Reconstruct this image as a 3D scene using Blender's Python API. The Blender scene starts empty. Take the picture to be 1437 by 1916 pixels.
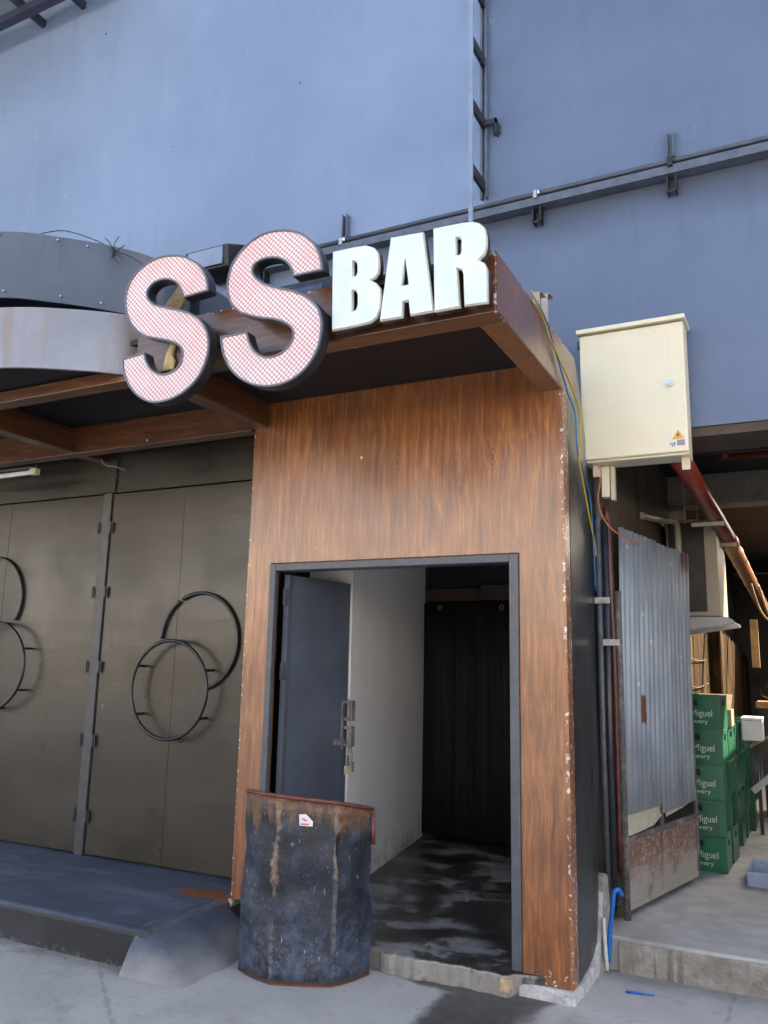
import bpy, bmesh, math, random
from mathutils import Vector, Matrix

random.seed(7)
sc = bpy.context.scene
COL = sc.collection
PI = math.pi

# ------------------------------------------------------------------ camera, sky, sun, exposure
cam_d = bpy.data.cameras.new("camera")
cam_d.sensor_fit = 'VERTICAL'
cam_d.sensor_height = 24.0
cam_d.sensor_width = 24.0
cam_d.lens = 24.0 * 1530.0 / 1916.0
cam_d.clip_start = 0.05
cam_d.clip_end = 2000.0
cam = bpy.data.objects.new("camera", cam_d)
COL.objects.link(cam)
cam.matrix_world = Matrix((
    (0.8935956, 0.0640360, 0.4442818, 1.0555),
    (0.4483799, -0.1737185, -0.8767995, -4.1732),
    (0.0210332, 0.9827112, -0.1839465, 1.55),
    (0, 0, 0, 1)))
sc.camera = cam

SUN_AZ, SUN_EL = math.radians(46), math.radians(36)      # behind the building, to its right
world = bpy.data.worlds.new("World")
sc.world = world
world.use_nodes = True
wn = world.node_tree
wn.nodes.clear()
sky = wn.nodes.new("ShaderNodeTexSky")
sky.sky_type = 'NISHITA'
sky.sun_disc = False
sky.sun_elevation = SUN_EL
sky.sun_rotation = SUN_AZ
sky.air_density = 1.0
sky.dust_density = 6.0
sky.ozone_density = 0.3
bg = wn.nodes.new("ShaderNodeBackground")
bg.inputs[1].default_value = 0.11
wo = wn.nodes.new("ShaderNodeOutputWorld")
wn.links.new(sky.outputs[0], bg.inputs[0])
wn.links.new(bg.outputs[0], wo.inputs[0])

sun_d = bpy.data.lights.new("sun", 'SUN')
sun_d.energy = 4.6
sun_d.angle = math.radians(0.5)
sun_d.color = (1.0, 0.86, 0.66)
sun = bpy.data.objects.new("sun", sun_d)
COL.objects.link(sun)
sv = Vector((math.sin(SUN_AZ) * math.cos(SUN_EL), math.cos(SUN_AZ) * math.cos(SUN_EL), math.sin(SUN_EL)))
sun.rotation_euler = sv.to_track_quat('Z', 'Y').to_euler()

sc.view_settings.view_transform = 'Standard'
sc.view_settings.look = 'None'
sc.view_settings.gamma = 1.0
sc.view_settings.use_curve_mapping = False
sc.view_settings.exposure = 2.45


# ------------------------------------------------------------------ material helpers
class Mt:
    def __init__(self, name, rough=0.6, metal=0.0, spec=0.5):
        self.m = bpy.data.materials.new(name)
        self.m.use_nodes = True
        self.t = self.m.node_tree
        self.b = self.t.nodes["Principled BSDF"]
        self.b.inputs["Roughness"].default_value = rough
        self.b.inputs["Metallic"].default_value = metal
        self.b.inputs["Specular IOR Level"].default_value = spec
        g = self.t.nodes.new("ShaderNodeNewGeometry")
        self.alb = 0.82
        self.pos = g.outputs["Position"]
        self.nor = g.outputs["Normal"]
        self._sep = None

    def set(self, sock, val):
        if isinstance(val, (int, float)):
            sock.default_value = val
        elif isinstance(val, tuple):
            sock.default_value = val if len(val) == len(sock.default_value) else tuple(val) + (1.0,)
        else:
            self.t.links.new(val, sock)

    def local(self):
        self.pos = self.t.nodes.new("ShaderNodeTexCoord").outputs["Object"]
        self._sep = None
        return self

    def xyz(self):
        if self._sep is None:
            s = self.t.nodes.new("ShaderNodeSeparateXYZ")
            self.t.links.new(self.pos, s.inputs[0])
            self._sep = s.outputs
        return self._sep

    def sc(self, x, y, z, vec=None):
        n = self.t.nodes.new("ShaderNodeVectorMath")
        n.operation = 'MULTIPLY'
        self.t.links.new(vec or self.pos, n.inputs[0])
        n.inputs[1].default_value = (x, y, z)
        return n.outputs[0]

    def noise(self, scale=5.0, detail=4.0, rough=0.55, vec=None, dist=0.0):
        n = self.t.nodes.new("ShaderNodeTexNoise")
        self.t.links.new(vec or self.pos, n.inputs["Vector"])
        n.inputs["Scale"].default_value = scale
        n.inputs["Detail"].default_value = detail
        n.inputs["Roughness"].default_value = rough
        n.inputs["Distortion"].default_value = dist
        return n.outputs["Fac"]

    def vor(self, scale=5.0, vec=None, feat='F1', out="Distance"):
        n = self.t.nodes.new("ShaderNodeTexVoronoi")
        n.feature = feat
        self.t.links.new(vec or self.pos, n.inputs["Vector"])
        n.inputs["Scale"].default_value = scale
        return n.outputs[out]

    def ma(self, op, a, b=0.0, c=None, clamp=False):
        n = self.t.nodes.new("ShaderNodeMath")
        n.operation = op
        n.use_clamp = clamp
        self.set(n.inputs[0], a)
        self.set(n.inputs[1], b)
        if c is not None:
            self.set(n.inputs[2], c)
        return n.outputs[0]

    def ss(self, v, lo, hi):
        n = self.t.nodes.new("ShaderNodeMapRange")
        n.interpolation_type = 'SMOOTHSTEP'
        self.set(n.inputs[0], v)
        n.inputs[1].default_value = min(lo, hi)
        n.inputs[2].default_value = max(lo, hi)
        if lo > hi:
            n.inputs[3].default_value = 1.0
            n.inputs[4].default_value = 0.0
        return n.outputs[0]

    def ramp(self, fac, stops):
        n = self.t.nodes.new("ShaderNodeValToRGB")
        e = n.color_ramp.elements
        while len(e) < len(stops):
            e.new(0.5)
        for el, (p, c) in zip(e, stops):
            el.position = p
            el.color = tuple(c) + (1.0,)
        self.t.links.new(fac, n.inputs[0])
        return n.outputs[0]

    def mix(self, fac, a, b):
        n = self.t.nodes.new("ShaderNodeMix")
        n.data_type = 'RGBA'
        self.set(n.inputs[0], fac)
        self.set(n.inputs[6], a)
        self.set(n.inputs[7], b)
        return n.outputs[2]

    def col(self, c):
        if not isinstance(c, tuple) and self.alb != 1.0:
            n = self.t.nodes.new("ShaderNodeMix")
            n.data_type = 'RGBA'
            n.blend_type = 'MULTIPLY'
            n.inputs[0].default_value = 1.0
            self.t.links.new(c, n.inputs[6])
            n.inputs[7].default_value = (self.alb, self.alb, self.alb, 1)
            c = n.outputs[2]
        self.set(self.b.inputs["Base Color"], c)
        return self

    def rgh(self, r):
        self.set(self.b.inputs["Roughness"], r)
        return self

    def bump(self, h, strength=0.3, dist=0.01):
        n = self.t.nodes.new("ShaderNodeBump")
        n.inputs["Strength"].default_value = strength
        n.inputs["Distance"].default_value = dist
        self.t.links.new(h, n.inputs["Height"])
        self.t.links.new(n.outputs[0], self.b.inputs["Normal"])
        return self


def plain(name, c, rough=0.6, metal=0.0, var=0.25, scale=12.0, bump=0.0, spec=0.5):
    k = Mt(name, rough, metal, spec)
    f = k.noise(scale, 5, 0.6)
    k.col(k.mix(k.ss(f, 0.3, 0.72), tuple(x * (1 - var) for x in c), tuple(min(1, x * (1 + var)) for x in c)))
    if bump:
        k.bump(f, bump, 0.01)
    return k.m


def dirty(name, c, dirt, rough=0.6, metal=0.0, amount=0.5, scale=6.0, bump=0.0, spec=0.5, grain=True):
    k = Mt(name, rough, metal, spec)
    a = k.noise(scale, 8, 0.68)
    base = k.mix(k.ss(k.noise(scale * 4, 4), 0.35, 0.7), tuple(x * 0.85 for x in c), tuple(min(1, x * 1.12) for x in c))
    k.col(k.mix(k.ss(a, 0.62 - amount * 0.3, 0.80 - amount * 0.2), base, dirt))
    if bump:
        k.bump(a, bump, 0.01)
    return k.m


def wood(name, axis, chips=None, tone=1.0, rough=0.42):
    """faux-grain paint: reddish brown with lighter wiped streaks along one axis"""
    k = Mt(name, rough, 0.0, 0.5)
    warp = k.noise(1.6, 2, 0.5)
    s = {'z': (40, 40, 2.6), 'x': (3.0, 40, 40), 'y': (40, 3.0, 40)}[axis]
    v = k.sc(*s)
    add = k.t.nodes.new("ShaderNodeVectorMath")
    add.operation = 'ADD'
    k.t.links.new(v, add.inputs[0])
    cmb = k.t.nodes.new("ShaderNodeCombineXYZ")
    w = k.ma('MULTIPLY', warp, 2.0)
    for i in range(3):
        k.t.links.new(w, cmb.inputs[i])
    k.t.links.new(cmb.outputs[0], add.inputs[1])
    g1 = k.noise(1.0, 6, 0.62, add.outputs[0], 0.15)
    g2 = k.noise(2.6, 4, 0.6, add.outputs[0], 0.1)
    patch = k.noise(2.2, 3, 0.5)
    kn = k.vor(1.0, k.sc(*{'z': (4.2, 4.2, 1.9), 'x': (1.9, 4.2, 4.2), 'y': (4.2, 1.9, 4.2)}[axis]))
    ringv = k.ma('SINE', k.ma('MULTIPLY', kn, 120.0))
    knm = k.ss(kn, 0.16, 0.05)
    f = k.ma('ADD', k.ma('MULTIPLY', g1, 0.66), k.ma('MULTIPLY', g2, 0.34))
    f = k.ma('ADD', f, k.ma('MULTIPLY', k.ma('MULTIPLY', ringv, knm), 0.10))
    f = k.ma('ADD', f, k.ma('MULTIPLY', k.ma('SUBTRACT', patch, 0.5), 0.34))
    c = k.ramp(f, [(0.35, (0.125 * tone, 0.037 * tone, 0.010 * tone)),
                   (0.47, (0.225 * tone, 0.074 * tone, 0.017 * tone)),
                   (0.56, (0.320 * tone, 0.114 * tone, 0.027 * tone)),
                   (0.70, (0.540 * tone, 0.220 * tone, 0.062 * tone))])
    chip = None
    if chips:
        x, y, z = k.xyz()
        edge = chips(k, x, y, z)
        n = k.noise(38.0, 3, 0.6)
        chip = k.ma('MULTIPLY', edge, k.ss(n, 0.57, 0.63))
    fl = k.vor(9.0)
    rnd = k.noise(3.1, 2)
    flecks = k.ma('MULTIPLY', k.ss(fl, 0.085, 0.06), k.ss(rnd, 0.58, 0.64))
    chip = flecks if chip is None else k.ma('MAXIMUM', chip, flecks)
    c = k.mix(k.ma('MULTIPLY', k.ss(k.noise(1.5, 5, 0.6, k.sc(1, 1, 0.7)), 0.46, 0.66), 0.42), c, (0.27 * tone, 0.125 * tone, 0.065 * tone))
    c = k.mix(chip, c, (0.72, 0.68, 0.62))
    k.col(c)
    k.rgh(k.ma('ADD', k.ma('MULTIPLY', g2, 0.18), rough - 0.09))
    k.b.inputs["Coat Weight"].default_value = 0.75
    k.b.inputs["Coat Roughness"].default_value = 0.22
    k.b.inputs["Coat IOR"].default_value = 1.6
    k.bump(k.ma('ADD', f, k.ma('MULTIPLY', k.noise(1.3, 2), 0.7)), 0.12, 0.012)
    return k.m


# ------------------------------------------------------------------ geometry helpers
WLOC = {}


class MB:
    def __init__(self):
        self.v, self.f = [], []

    def add(self, vs, fs):
        o = len(self.v)
        self.v += [tuple(p) for p in vs]
        self.f += [[o + i for i in q] for q in fs]
        return self

    def box(self, x0, x1, y0, y1, z0, z1):
        return self.add([(x0, y0, z0), (x1, y0, z0), (x1, y1, z0), (x0, y1, z0),
                         (x0, y0, z1), (x1, y0, z1), (x1, y1, z1), (x0, y1, z1)],
                        [(0, 3, 2, 1), (4, 5, 6, 7), (0, 1, 5, 4), (1, 2, 6, 5), (2, 3, 7, 6), (3, 0, 4, 7)])

    def beam(self, p, q, w, h, up=(0, 0, 1)):
        """rectangular bar from p to q"""
        p, q = Vector(p), Vector(q)
        d = (q - p).normalized()
        s = d.cross(Vector(up))
        if s.length < 1e-4:
            s = d.cross(Vector((1, 0, 0)))
        s.normalize()
        u = s.cross(d)
        vs = []
        for c in (p, q):
            for a, b in ((-1, -1), (1, -1), (1, 1), (-1, 1)):
                vs.append(c + s * (a * w / 2) + u * (b * h / 2))
        return self.add(vs, [(0, 1, 2, 3), (7, 6, 5, 4), (0, 4, 5, 1), (1, 5, 6, 2), (2, 6, 7, 3), (3, 7, 4, 0)])

    def prism(self, poly, axis, a, b):
        """extrude a 2-D polygon along an axis from a to b"""
        def p3(p, t):
            return {'x': (t, p[0], p[1]), 'y': (p[0], t, p[1]), 'z': (p[0], p[1], t)}[axis]
        n = len(poly)
        vs = [p3(p, a) for p in poly] + [p3(p, b) for p in poly]
        fs = [list(range(n))[::-1], list(range(n, 2 * n))]
        fs += [(i, (i + 1) % n, n + (i + 1) % n, n + i) for i in range(n)]
        return self.add(vs, fs)

    def tube(self, pts, r, n=10, closed=False, rs=None):
        pts = [Vector(p) for p in pts]
        m = len(pts)
        prev = None
        vs = []
        for i, p in enumerate(pts):
            if closed:
                t = (pts[(i + 1) % m] - pts[i - 1]).normalized()
            else:
                t = (pts[min(i + 1, m - 1)] - pts[max(i - 1, 0)]).normalized()
            if prev is None:
                a = Vector((0, 0, 1)) if abs(t.z) < 0.9 else Vector((1, 0, 0))
                s = t.cross(a).normalized()
            else:
                s = (prev - t * prev.dot(t)).normalized()
            prev = s
            u = t.cross(s)
            rr = rs[i] if rs else r
            for k in range(n):
                an = 2 * PI * k / n
                vs.append(p + (s * math.cos(an) + u * math.sin(an)) * rr)
        fs = []
        for i in range(m if closed else m - 1):
            j = (i + 1) % m
            for k in range(n):
                l = (k + 1) % n
                fs.append((i * n + k, i * n + l, j * n + l, j * n + k))
        if not closed:
            fs.append(tuple(range(n))[::-1])
            fs.append(tuple(range((m - 1) * n, m * n)))
        return self.add(vs, fs)

    def arc(self, c, r, a0, a1, plane='xz', n=40):
        out = []
        for i in range(n + 1):
            a = a0 + (a1 - a0) * i / n
            if plane == 'xz':
                out.append((c[0] + r * math.cos(a), c[1], c[2] + r * math.sin(a)))
            else:
                out.append((c[0] + r * math.cos(a), c[1] + r * math.sin(a), c[2]))
        return out

    def build(self, name, mat, parent=None, bevel=0.0, smooth=False, local=False, seg=2):
        me = bpy.data.meshes.new(name)
        o = bpy.data.objects.new(name, me)
        COL.objects.link(o)
        off = Vector((0, 0, 0))
        if parent is not None:
            o.parent = parent
            if not local:
                off = WLOC.get(parent.name, Vector((0, 0, 0)))
        WLOC[o.name] = off.copy()
        me.from_pydata([tuple(Vector(p) - off) for p in self.v], [], self.f)
        bm = bmesh.new()
        bm.from_mesh(me)
        bmesh.ops.recalc_face_normals(bm, faces=bm.faces)
        bm.to_mesh(me)
        bm.free()
        if mat is not None:
            me.materials.append(mat)
        if smooth:
            for p in me.polygons:
                p.use_smooth = True
        if bevel > 0:
            b = o.modifiers.new("bevel", 'BEVEL')
            b.width = bevel
            b.segments = seg
            b.limit_method = 'ANGLE'
            b.angle_limit = math.radians(40)
        return o


def tag(o, label=None, cat=None, group=None, kind=None):
    if label:
        o["label"] = label
    if cat:
        o["category"] = cat
    if group:
        o["group"] = group
    if kind:
        o["kind"] = kind
    return o


def thing(name, loc, label, cat, group=None, rz=0.0):
    o = bpy.data.objects.new(name, None)
    COL.objects.link(o)
    o.location = loc
    o.rotation_euler = (0, 0, rz)
    o.empty_display_size = 0.1
    WLOC[o.name] = Vector(loc)
    return tag(o, label, cat, group)


def catmull(pts, sub=5, closed=False):
    out = []
    n = len(pts)
    rng = n if closed else n - 1
    for i in range(rng):
        if closed:
            p0, p1, p2, p3 = pts[i - 1], pts[i], pts[(i + 1) % n], pts[(i + 2) % n]
        else:
            p0, p1, p2, p3 = pts[max(i - 1, 0)], pts[i], pts[i + 1], pts[min(i + 2, n - 1)]
        for s in range(sub):
            t = s / sub
            out.append(tuple(0.5 * ((2 * b) + (-a + c) * t + (2 * a - 5 * b + 4 * c - d) * t * t +
                                    (-a + 3 * b - 3 * c + d) * t ** 3)
                             for a, b, c, d in zip(p0, p1, p2, p3)))
    if not closed:
        out.append(tuple(pts[-1]))
    return out


def curve_mesh(name, loops, depth, mat, parent, y, offset=0.0, bevel=0.0, local=False, xf=None):
    """flat outline in X/Z (first loop outer, others holes), extruded along Y with its front at y"""
    cu = bpy.data.curves.new("tmp", 'CURVE')
    cu.dimensions = '2D'
    cu.fill_mode = 'BOTH'
    cu.extrude = depth / 2
    cu.offset = offset
    cu.bevel_depth = bevel
    cu.bevel_resolution = 1
    for lp in loops:
        s = cu.splines.new('POLY')
        s.points.add(len(lp) - 1)
        for p, q in zip(s.points, lp):
            p.co = (q[0], q[1], 0, 1)
        s.use_cyclic_u = True
    return _to_mesh(name, cu, depth, mat, parent, y, local)


def _to_mesh(name, cu, depth, mat, parent, y, local=False):
    to = bpy.data.objects.new("tmp", cu)
    COL.objects.link(to)
    dg = bpy.context.evaluated_depsgraph_get()
    me = bpy.data.meshes.new_from_object(to.evaluated_get(dg))
    bpy.data.objects.remove(to)
    bpy.data.curves.remove(cu)
    me.name = name
    off = Vector((0, 0, 0)) if (local or parent is None) else WLOC[parent.name]
    for v in me.vertices:
        x, yy, z = v.co
        v.co = Vector((x, y + depth / 2 - z, yy)) - off
    me.materials.clear()
    me.materials.append(mat)
    o = bpy.data.objects.new(name, me)
    COL.objects.link(o)
    if parent is not None:
        o.parent = parent
    WLOC[o.name] = off
    return o


def text_mesh(name, body, x0, x1, zc, h, mat, parent, y, depth=0.002, local=False):
    """word between x0 and x1, centred on zc, h tall"""
    cu = bpy.data.curves.new("tmp", 'FONT')
    cu.body = body
    cu.size = 1.0
    cu.extrude = 0.0
    o = _to_mesh(name, cu, depth, mat, parent, y, True)
    me = o.data
    xs = [v.co.x for v in me.vertices]
    zs = [v.co.z for v in me.vertices]
    a, b, c, d = min(xs), max(xs), min(zs), max(zs)
    off = Vector((0, 0, 0)) if (local or parent is None) else WLOC[parent.name]
    for v in me.vertices:
        v.co = Vector((x0 + (v.co.x - a) / (b - a) * (x1 - x0), y, zc + ((v.co.z - c) / (d - c) - 0.5) * h)) - off
    return o


# ------------------------------------------------------------------ materials
def m_ground():
    k = Mt("concrete_ground", 0.75)
    x, y, z = k.xyz()
    a = k.noise(1.1, 8, 0.6)
    b = k.noise(14, 8, 0.7)
    c = k.ramp(a, [(0.30, (0.44, 0.43, 0.415)), (0.5, (0.55, 0.54, 0.525)), (0.72, (0.66, 0.65, 0.635))])
    c = k.mix(k.ss(b, 0.55, 0.78), c, (0.33, 0.325, 0.32))
    c = k.mix(k.ss(k.noise(0.6, 4), 0.52, 0.66), c, (0.40, 0.38, 0.355))
    # spilled water below the doorway, running to the street
    n = k.ma('MULTIPLY', k.ma('SUBTRACT', k.noise(3.2, 4, 0.6), 0.5), 0.30)
    left = k.ss(k.ma('ADD', k.ma('ADD', x, k.ma('MULTIPLY', y, -0.05)), n), -0.60, -0.53)
    right = k.ss(k.ma('ADD', k.ma('ADD', x, k.ma('MULTIPLY', y, -0.25)), n), -0.02, -0.12)
    up = k.ss(k.ma('ADD', y, n), -1.3, -0.9)
    strip = k.ma('MULTIPLY', k.ss(k.ma('ADD', k.ma('ADD', y, k.ma('MULTIPLY', x, 0.2)), k.ma('MULTIPLY', n, 0.5)), -0.30, -0.25),
                 k.ma('MULTIPLY', k.ss(x, -1.2, -1.0), k.ss(x, -0.1, -0.2)))
    wet = k.ma('MAXIMUM', k.ma('MULTIPLY', k.ma('MULTIPLY', left, right), up), strip)
    wet = k.ma('MULTIPLY', wet, k.ss(y, 0.4, 0.3))
    c = k.mix(k.ma('MULTIPLY', wet, 0.95), c, k.mix(k.ss(b, 0.4, 0.6), (0.055, 0.052, 0.050), (0.095, 0.090, 0.085)))
    grit = k.noise(120, 3, 0.8)
    c = k.mix(k.ma('MULTIPLY', k.ss(grit, 0.56, 0.70), 0.55), c, (0.25, 0.24, 0.23))
    st2 = k.ma('MULTIPLY', k.ss(k.noise(2.6, 7, 0.68), 0.52, 0.70), 0.5)
    c = k.mix(st2, c, (0.29, 0.275, 0.25))
    # dirt gathered along the step, the platform and the threshold
    n5 = k.ma('MULTIPLY', k.ma('SUBTRACT', k.noise(5, 6, 0.7), 0.5), 0.30)
    d1 = k.ma('MULTIPLY', k.ss(k.ma('ADD', y, n5), 0.34, 0.53), k.ss(x, -0.05, 0.05))
    d2 = k.ma('MULTIPLY', k.ss(k.ma('ADD', y, n5), -0.86, -0.70), k.ss(x, -1.7, -1.9))
    c = k.mix(k.ma('MULTIPLY', k.ma('MAXIMUM', d1, d2), 0.65), c, (0.17, 0.155, 0.135))
    ck = k.vor(0.33, None, 'DISTANCE_TO_EDGE')
    c = k.mix(k.ma('MULTIPLY', k.ss(k.ma('ADD', ck, k.ma('MULTIPLY', k.ma('SUBTRACT', b, 0.5), 0.03)), 0.004, 0.000), 0.35), c, (0.13, 0.12, 0.11))
    sp = k.ma('MULTIPLY', k.ss(k.vor(5.0), 0.05, 0.035), k.ss(k.noise(1.7, 2), 0.5, 0.55))
    c = k.mix(sp, c, (0.06, 0.055, 0.05))
    sp2 = k.ma('MULTIPLY', k.ss(k.vor(8.3), 0.06, 0.04), k.ss(k.noise(2.3, 2), 0.55, 0.6))
    c = k.mix(sp2, c, (0.7, 0.7, 0.72))
    k.col(c)
    k.rgh(k.ma('SUBTRACT', 0.78, k.ma('MULTIPLY', wet, 0.3)))
    k.bump(k.ma('ADD', b, k.ma('MULTIPLY', grit, 0.6)), 0.45, 0.01)
    return k.m


def m_entry():
    k = Mt("worn_wet_concrete", 0.5)
    a = k.noise(2.9, 8, 0.60, k.sc(1.0, 1.25, 1.0), 0.15)
    b = k.noise(18, 6, 0.7)
    f = k.ma('ADD', k.ma('ADD', a, -0.035), k.ma('MULTIPLY', k.ma('SUBTRACT', b, 0.5), 0.22))
    c = k.ramp(f, [(0.40, (0.045, 0.040, 0.036)), (0.50, (0.095, 0.087, 0.080)), (0.535, (0.24, 0.236, 0.23)), (0.7, (0.40, 0.395, 0.39))])
    x, y, z = k.xyz()
    ed = k.ma('MULTIPLY', k.ss(k.ma('ADD', z, k.ma('MULTIPLY', k.ma('SUBTRACT', b, 0.5), 0.03)), 0.096, 0.090), k.ss(k.noise(7, 4), 0.38, 0.5))
    c = k.mix(ed, c, k.mix(b, (0.16, 0.15, 0.135), (0.46, 0.44, 0.40)))
    k.col(c)
    k.rgh(k.ss(f, 0.40, 0.56))
    r = k.ma('ADD', k.ma('MULTIPLY', k.ss(f, 0.46, 0.56), 0.45), 0.30)
    k.rgh(r)
    k.bump(f, 0.35, 0.02)
    return k.m


def m_rough_concrete():
    k = Mt("rough_concrete", 0.85)
    a = k.noise(5, 9, 0.7)
    v = k.noise(2.0, 6, 0.6, k.sc(9, 9, 0.9))
    c = k.ramp(a, [(0.3, (0.17, 0.155, 0.13)), (0.52, (0.34, 0.32, 0.275)), (0.72, (0.56, 0.54, 0.49))])
    c = k.mix(k.ma('MULTIPLY', k.ss(v, 0.52, 0.68), 0.7), c, (0.12, 0.10, 0.08))
    k.col(c)
    k.bump(k.ma('ADD', a, k.noise(40, 4)), 0.6, 0.02)
    return k.m


def m_plinth():
    k = Mt("chipped_white_concrete", 0.9)
    a = k.noise(16, 9, 0.7)
    k.col(k.ramp(a, [(0.3, (0.30, 0.29, 0.27)), (0.5, (0.60, 0.60, 0.60)), (0.7, (0.78, 0.78, 0.79))]))
    k.bump(a, 0.8, 0.02)
    return k.m


def m_platform():
    k = Mt("black_painted_concrete", 0.55)
    x, y, z = k.xyz()
    a = k.noise(2.2, 8, 0.62, k.sc(0.8, 2.2, 1))
    b = k.noise(26, 5, 0.7)
    c = k.ramp(a, [(0.3, (0.055, 0.068, 0.100)), (0.52, (0.095, 0.115, 0.165)), (0.75, (0.17, 0.20, 0.27))])
    c = k.mix(k.ma('MULTIPLY', k.ss(k.noise(3.4, 7, 0.7, k.sc(0.7, 2.0, 1)), 0.52, 0.68), 0.6), c, (0.21, 0.25, 0.33))
    c = k.mix(k.ss(b, 0.66, 0.80), c, (0.30, 0.32, 0.37))
    # rust-coloured paint spill beside the pillar
    n = k.ma('MULTIPLY', k.ma('SUBTRACT', k.noise(6, 4), 0.5), 0.16)
    r = k.ma('MULTIPLY', k.ss(k.ma('ADD', x, n), -2.46, -2.28),
             k.ma('MULTIPLY', k.ss(k.ma('ADD', y, n), -0.10, -0.06), k.ss(k.ma('ADD', y, n), 0.10, 0.06)))
    c = k.mix(r, c, (0.30, 0.10, 0.03))
    # the vertical riser: paint worn off along the bottom
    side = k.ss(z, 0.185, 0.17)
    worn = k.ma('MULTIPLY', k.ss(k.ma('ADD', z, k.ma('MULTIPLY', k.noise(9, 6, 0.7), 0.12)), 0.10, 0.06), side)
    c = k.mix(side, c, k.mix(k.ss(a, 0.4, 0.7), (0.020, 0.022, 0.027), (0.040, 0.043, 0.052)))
    c = k.mix(k.ma('MULTIPLY', worn, k.ss(b, 0.5, 0.6)), c, (0.18, 0.18, 0.18))
    # towards the doorway the black has rubbed off to bare cement
    end = k.ss(k.ma('ADD', x, k.ma('MULTIPLY', k.ma('SUBTRACT', a, 0.5), 0.35)), -2.12, -1.98)
    c = k.mix(k.ma('MULTIPLY', end, k.ma('ADD', 0.2, k.ma('MULTIPLY', side, 0.25))), c, k.mix(k.ss(b, 0.35, 0.65), (0.24, 0.24, 0.245), (0.36, 0.36, 0.36)))
    k.col(c)
    k.rgh(k.ma('ADD', k.ma('MULTIPLY', b, 0.3), 0.38))
    k.bump(k.ma('ADD', a, k.ma('MULTIPLY', b, 0.3)), 0.3, 0.015)
    return k.m


def m_wall():
    k = Mt("blue_grey_wall_paint", 0.42)
    x, y, z = k.xyz()
    a = k.noise(0.7, 6, 0.6)
    st = k.noise(1.0, 6, 0.65, k.sc(5.5, 5.5, 0.35))
    c = k.mix(k.ss(a, 0.3, 0.7), (0.130, 0.192, 0.345), (0.184, 0.262, 0.440))
    c = k.mix(k.ma('MULTIPLY', k.ss(st, 0.5, 0.75), 0.35), c, (0.10, 0.145, 0.26))
    c = k.mix(k.ma('MULTIPLY', k.ss(k.noise(1.0, 5, 0.6, k.sc(3.1, 3.1, 0.3)), 0.55, 0.8), 0.35), c, (0.26, 0.345, 0.53))
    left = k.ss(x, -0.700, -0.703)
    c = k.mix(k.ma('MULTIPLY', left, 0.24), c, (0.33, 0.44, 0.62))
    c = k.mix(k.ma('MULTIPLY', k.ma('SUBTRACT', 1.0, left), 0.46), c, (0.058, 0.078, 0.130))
    und = k.ma('MULTIPLY', k.ss(k.ma('ADD', z, k.ma('MULTIPLY', k.ma('SUBTRACT', a, 0.5), 0.7)), 4.22, 4.56), k.ss(z, 4.72, 4.68))  # dark band under the rail: its shade painted into the wall colour
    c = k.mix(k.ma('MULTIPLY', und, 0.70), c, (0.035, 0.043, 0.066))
    # drip marks below the rail and scuffs
    dr = k.ma('MULTIPLY', k.ss(k.noise(1.0, 5, 0.7, k.sc(14, 14, 0.5)), 0.58, 0.72),
              k.ma('MULTIPLY', k.ss(z, 3.9, 4.7), k.ss(z, 4.75, 4.65)))
    c = k.mix(k.ma('MULTIPLY', dr, 0.5), c, (0.06, 0.065, 0.085))
    sc_ = k.ma('MULTIPLY', k.ss(k.noise(4, 7, 0.72, k.sc(1, 1, 0.5)), 0.62, 0.74), 0.45)
    c = k.mix(sc_, c, (0.40, 0.45, 0.56))
    hole = k.ma('MULTIPLY', k.ss(k.vor(1.9), 0.030, 0.022), 0.9)
    c = k.mix(hole, c, (0.02, 0.02, 0.03))
    k.col(c)
    k.rgh(k.ma('ADD', k.ma('MULTIPLY', st, 0.22), 0.33))
    k.bump(k.ma('ADD', k.noise(3.5, 3), k.ma('MULTIPLY', k.noise(60, 4), 0.06)), 0.10, 0.03)
    return k.m


def m_door_panel():
    k = Mt("brown_grey_door_paint", 0.36, 0.0, 0.35)
    x, y, z = k.xyz()
    a = k.noise(1.0, 5, 0.55, k.sc(1.0, 1.0, 2.2))
    b = k.noise(0.9, 4, 0.6, k.sc(0.6, 0.6, 7.0))
    c = k.mix(k.ss(a, 0.3, 0.7), (0.022, 0.019, 0.0135), (0.044, 0.037, 0.026))
    c = k.mix(k.ma('MULTIPLY', k.ss(b, 0.45, 0.75), 0.4), c, (0.062, 0.054, 0.041))
    c = k.mix(k.ma('MULTIPLY', k.ss(k.noise(1.4, 5, 0.6), 0.48, 0.66), 0.55), c, (0.030, 0.028, 0.027))
    c = k.mix(k.ma('MULTIPLY', k.ss(k.noise(5, 6, 0.7), 0.62, 0.75), 0.35), c, (0.028, 0.027, 0.027))
    hand = k.ma('MULTIPLY', k.ss(k.noise(1.0, 5, 0.7, k.sc(9, 9, 5)), 0.64, 0.72), k.ss(z, 0.9, 0.5))
    c = k.mix(k.ma('MULTIPLY', hand, 0.5), c, (0.13, 0.125, 0.12))
    sp = k.ma('MULTIPLY', k.ss(k.vor(4.0), 0.035, 0.022), k.ss(k.noise(2.7, 2), 0.52, 0.58))
    c = k.mix(sp, c, (0.30, 0.29, 0.27))
    k.col(c)
    k.rgh(k.ma('ADD', k.ma('MULTIPLY', k.ss(k.noise(1.1, 5, 0.6), 0.32, 0.68), 0.32), 0.22))
    k.bump(k.ma('ADD', k.noise(1.6, 2, 0.5), k.ma('MULTIPLY', b, 0.3)), 0.18, 0.05)
    k.b.inputs["Coat Weight"].default_value = 0.22
    k.b.inputs["Coat Roughness"].default_value = 0.3
    k.b.inputs["Coat IOR"].default_value = 1.6
    return k.m


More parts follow.
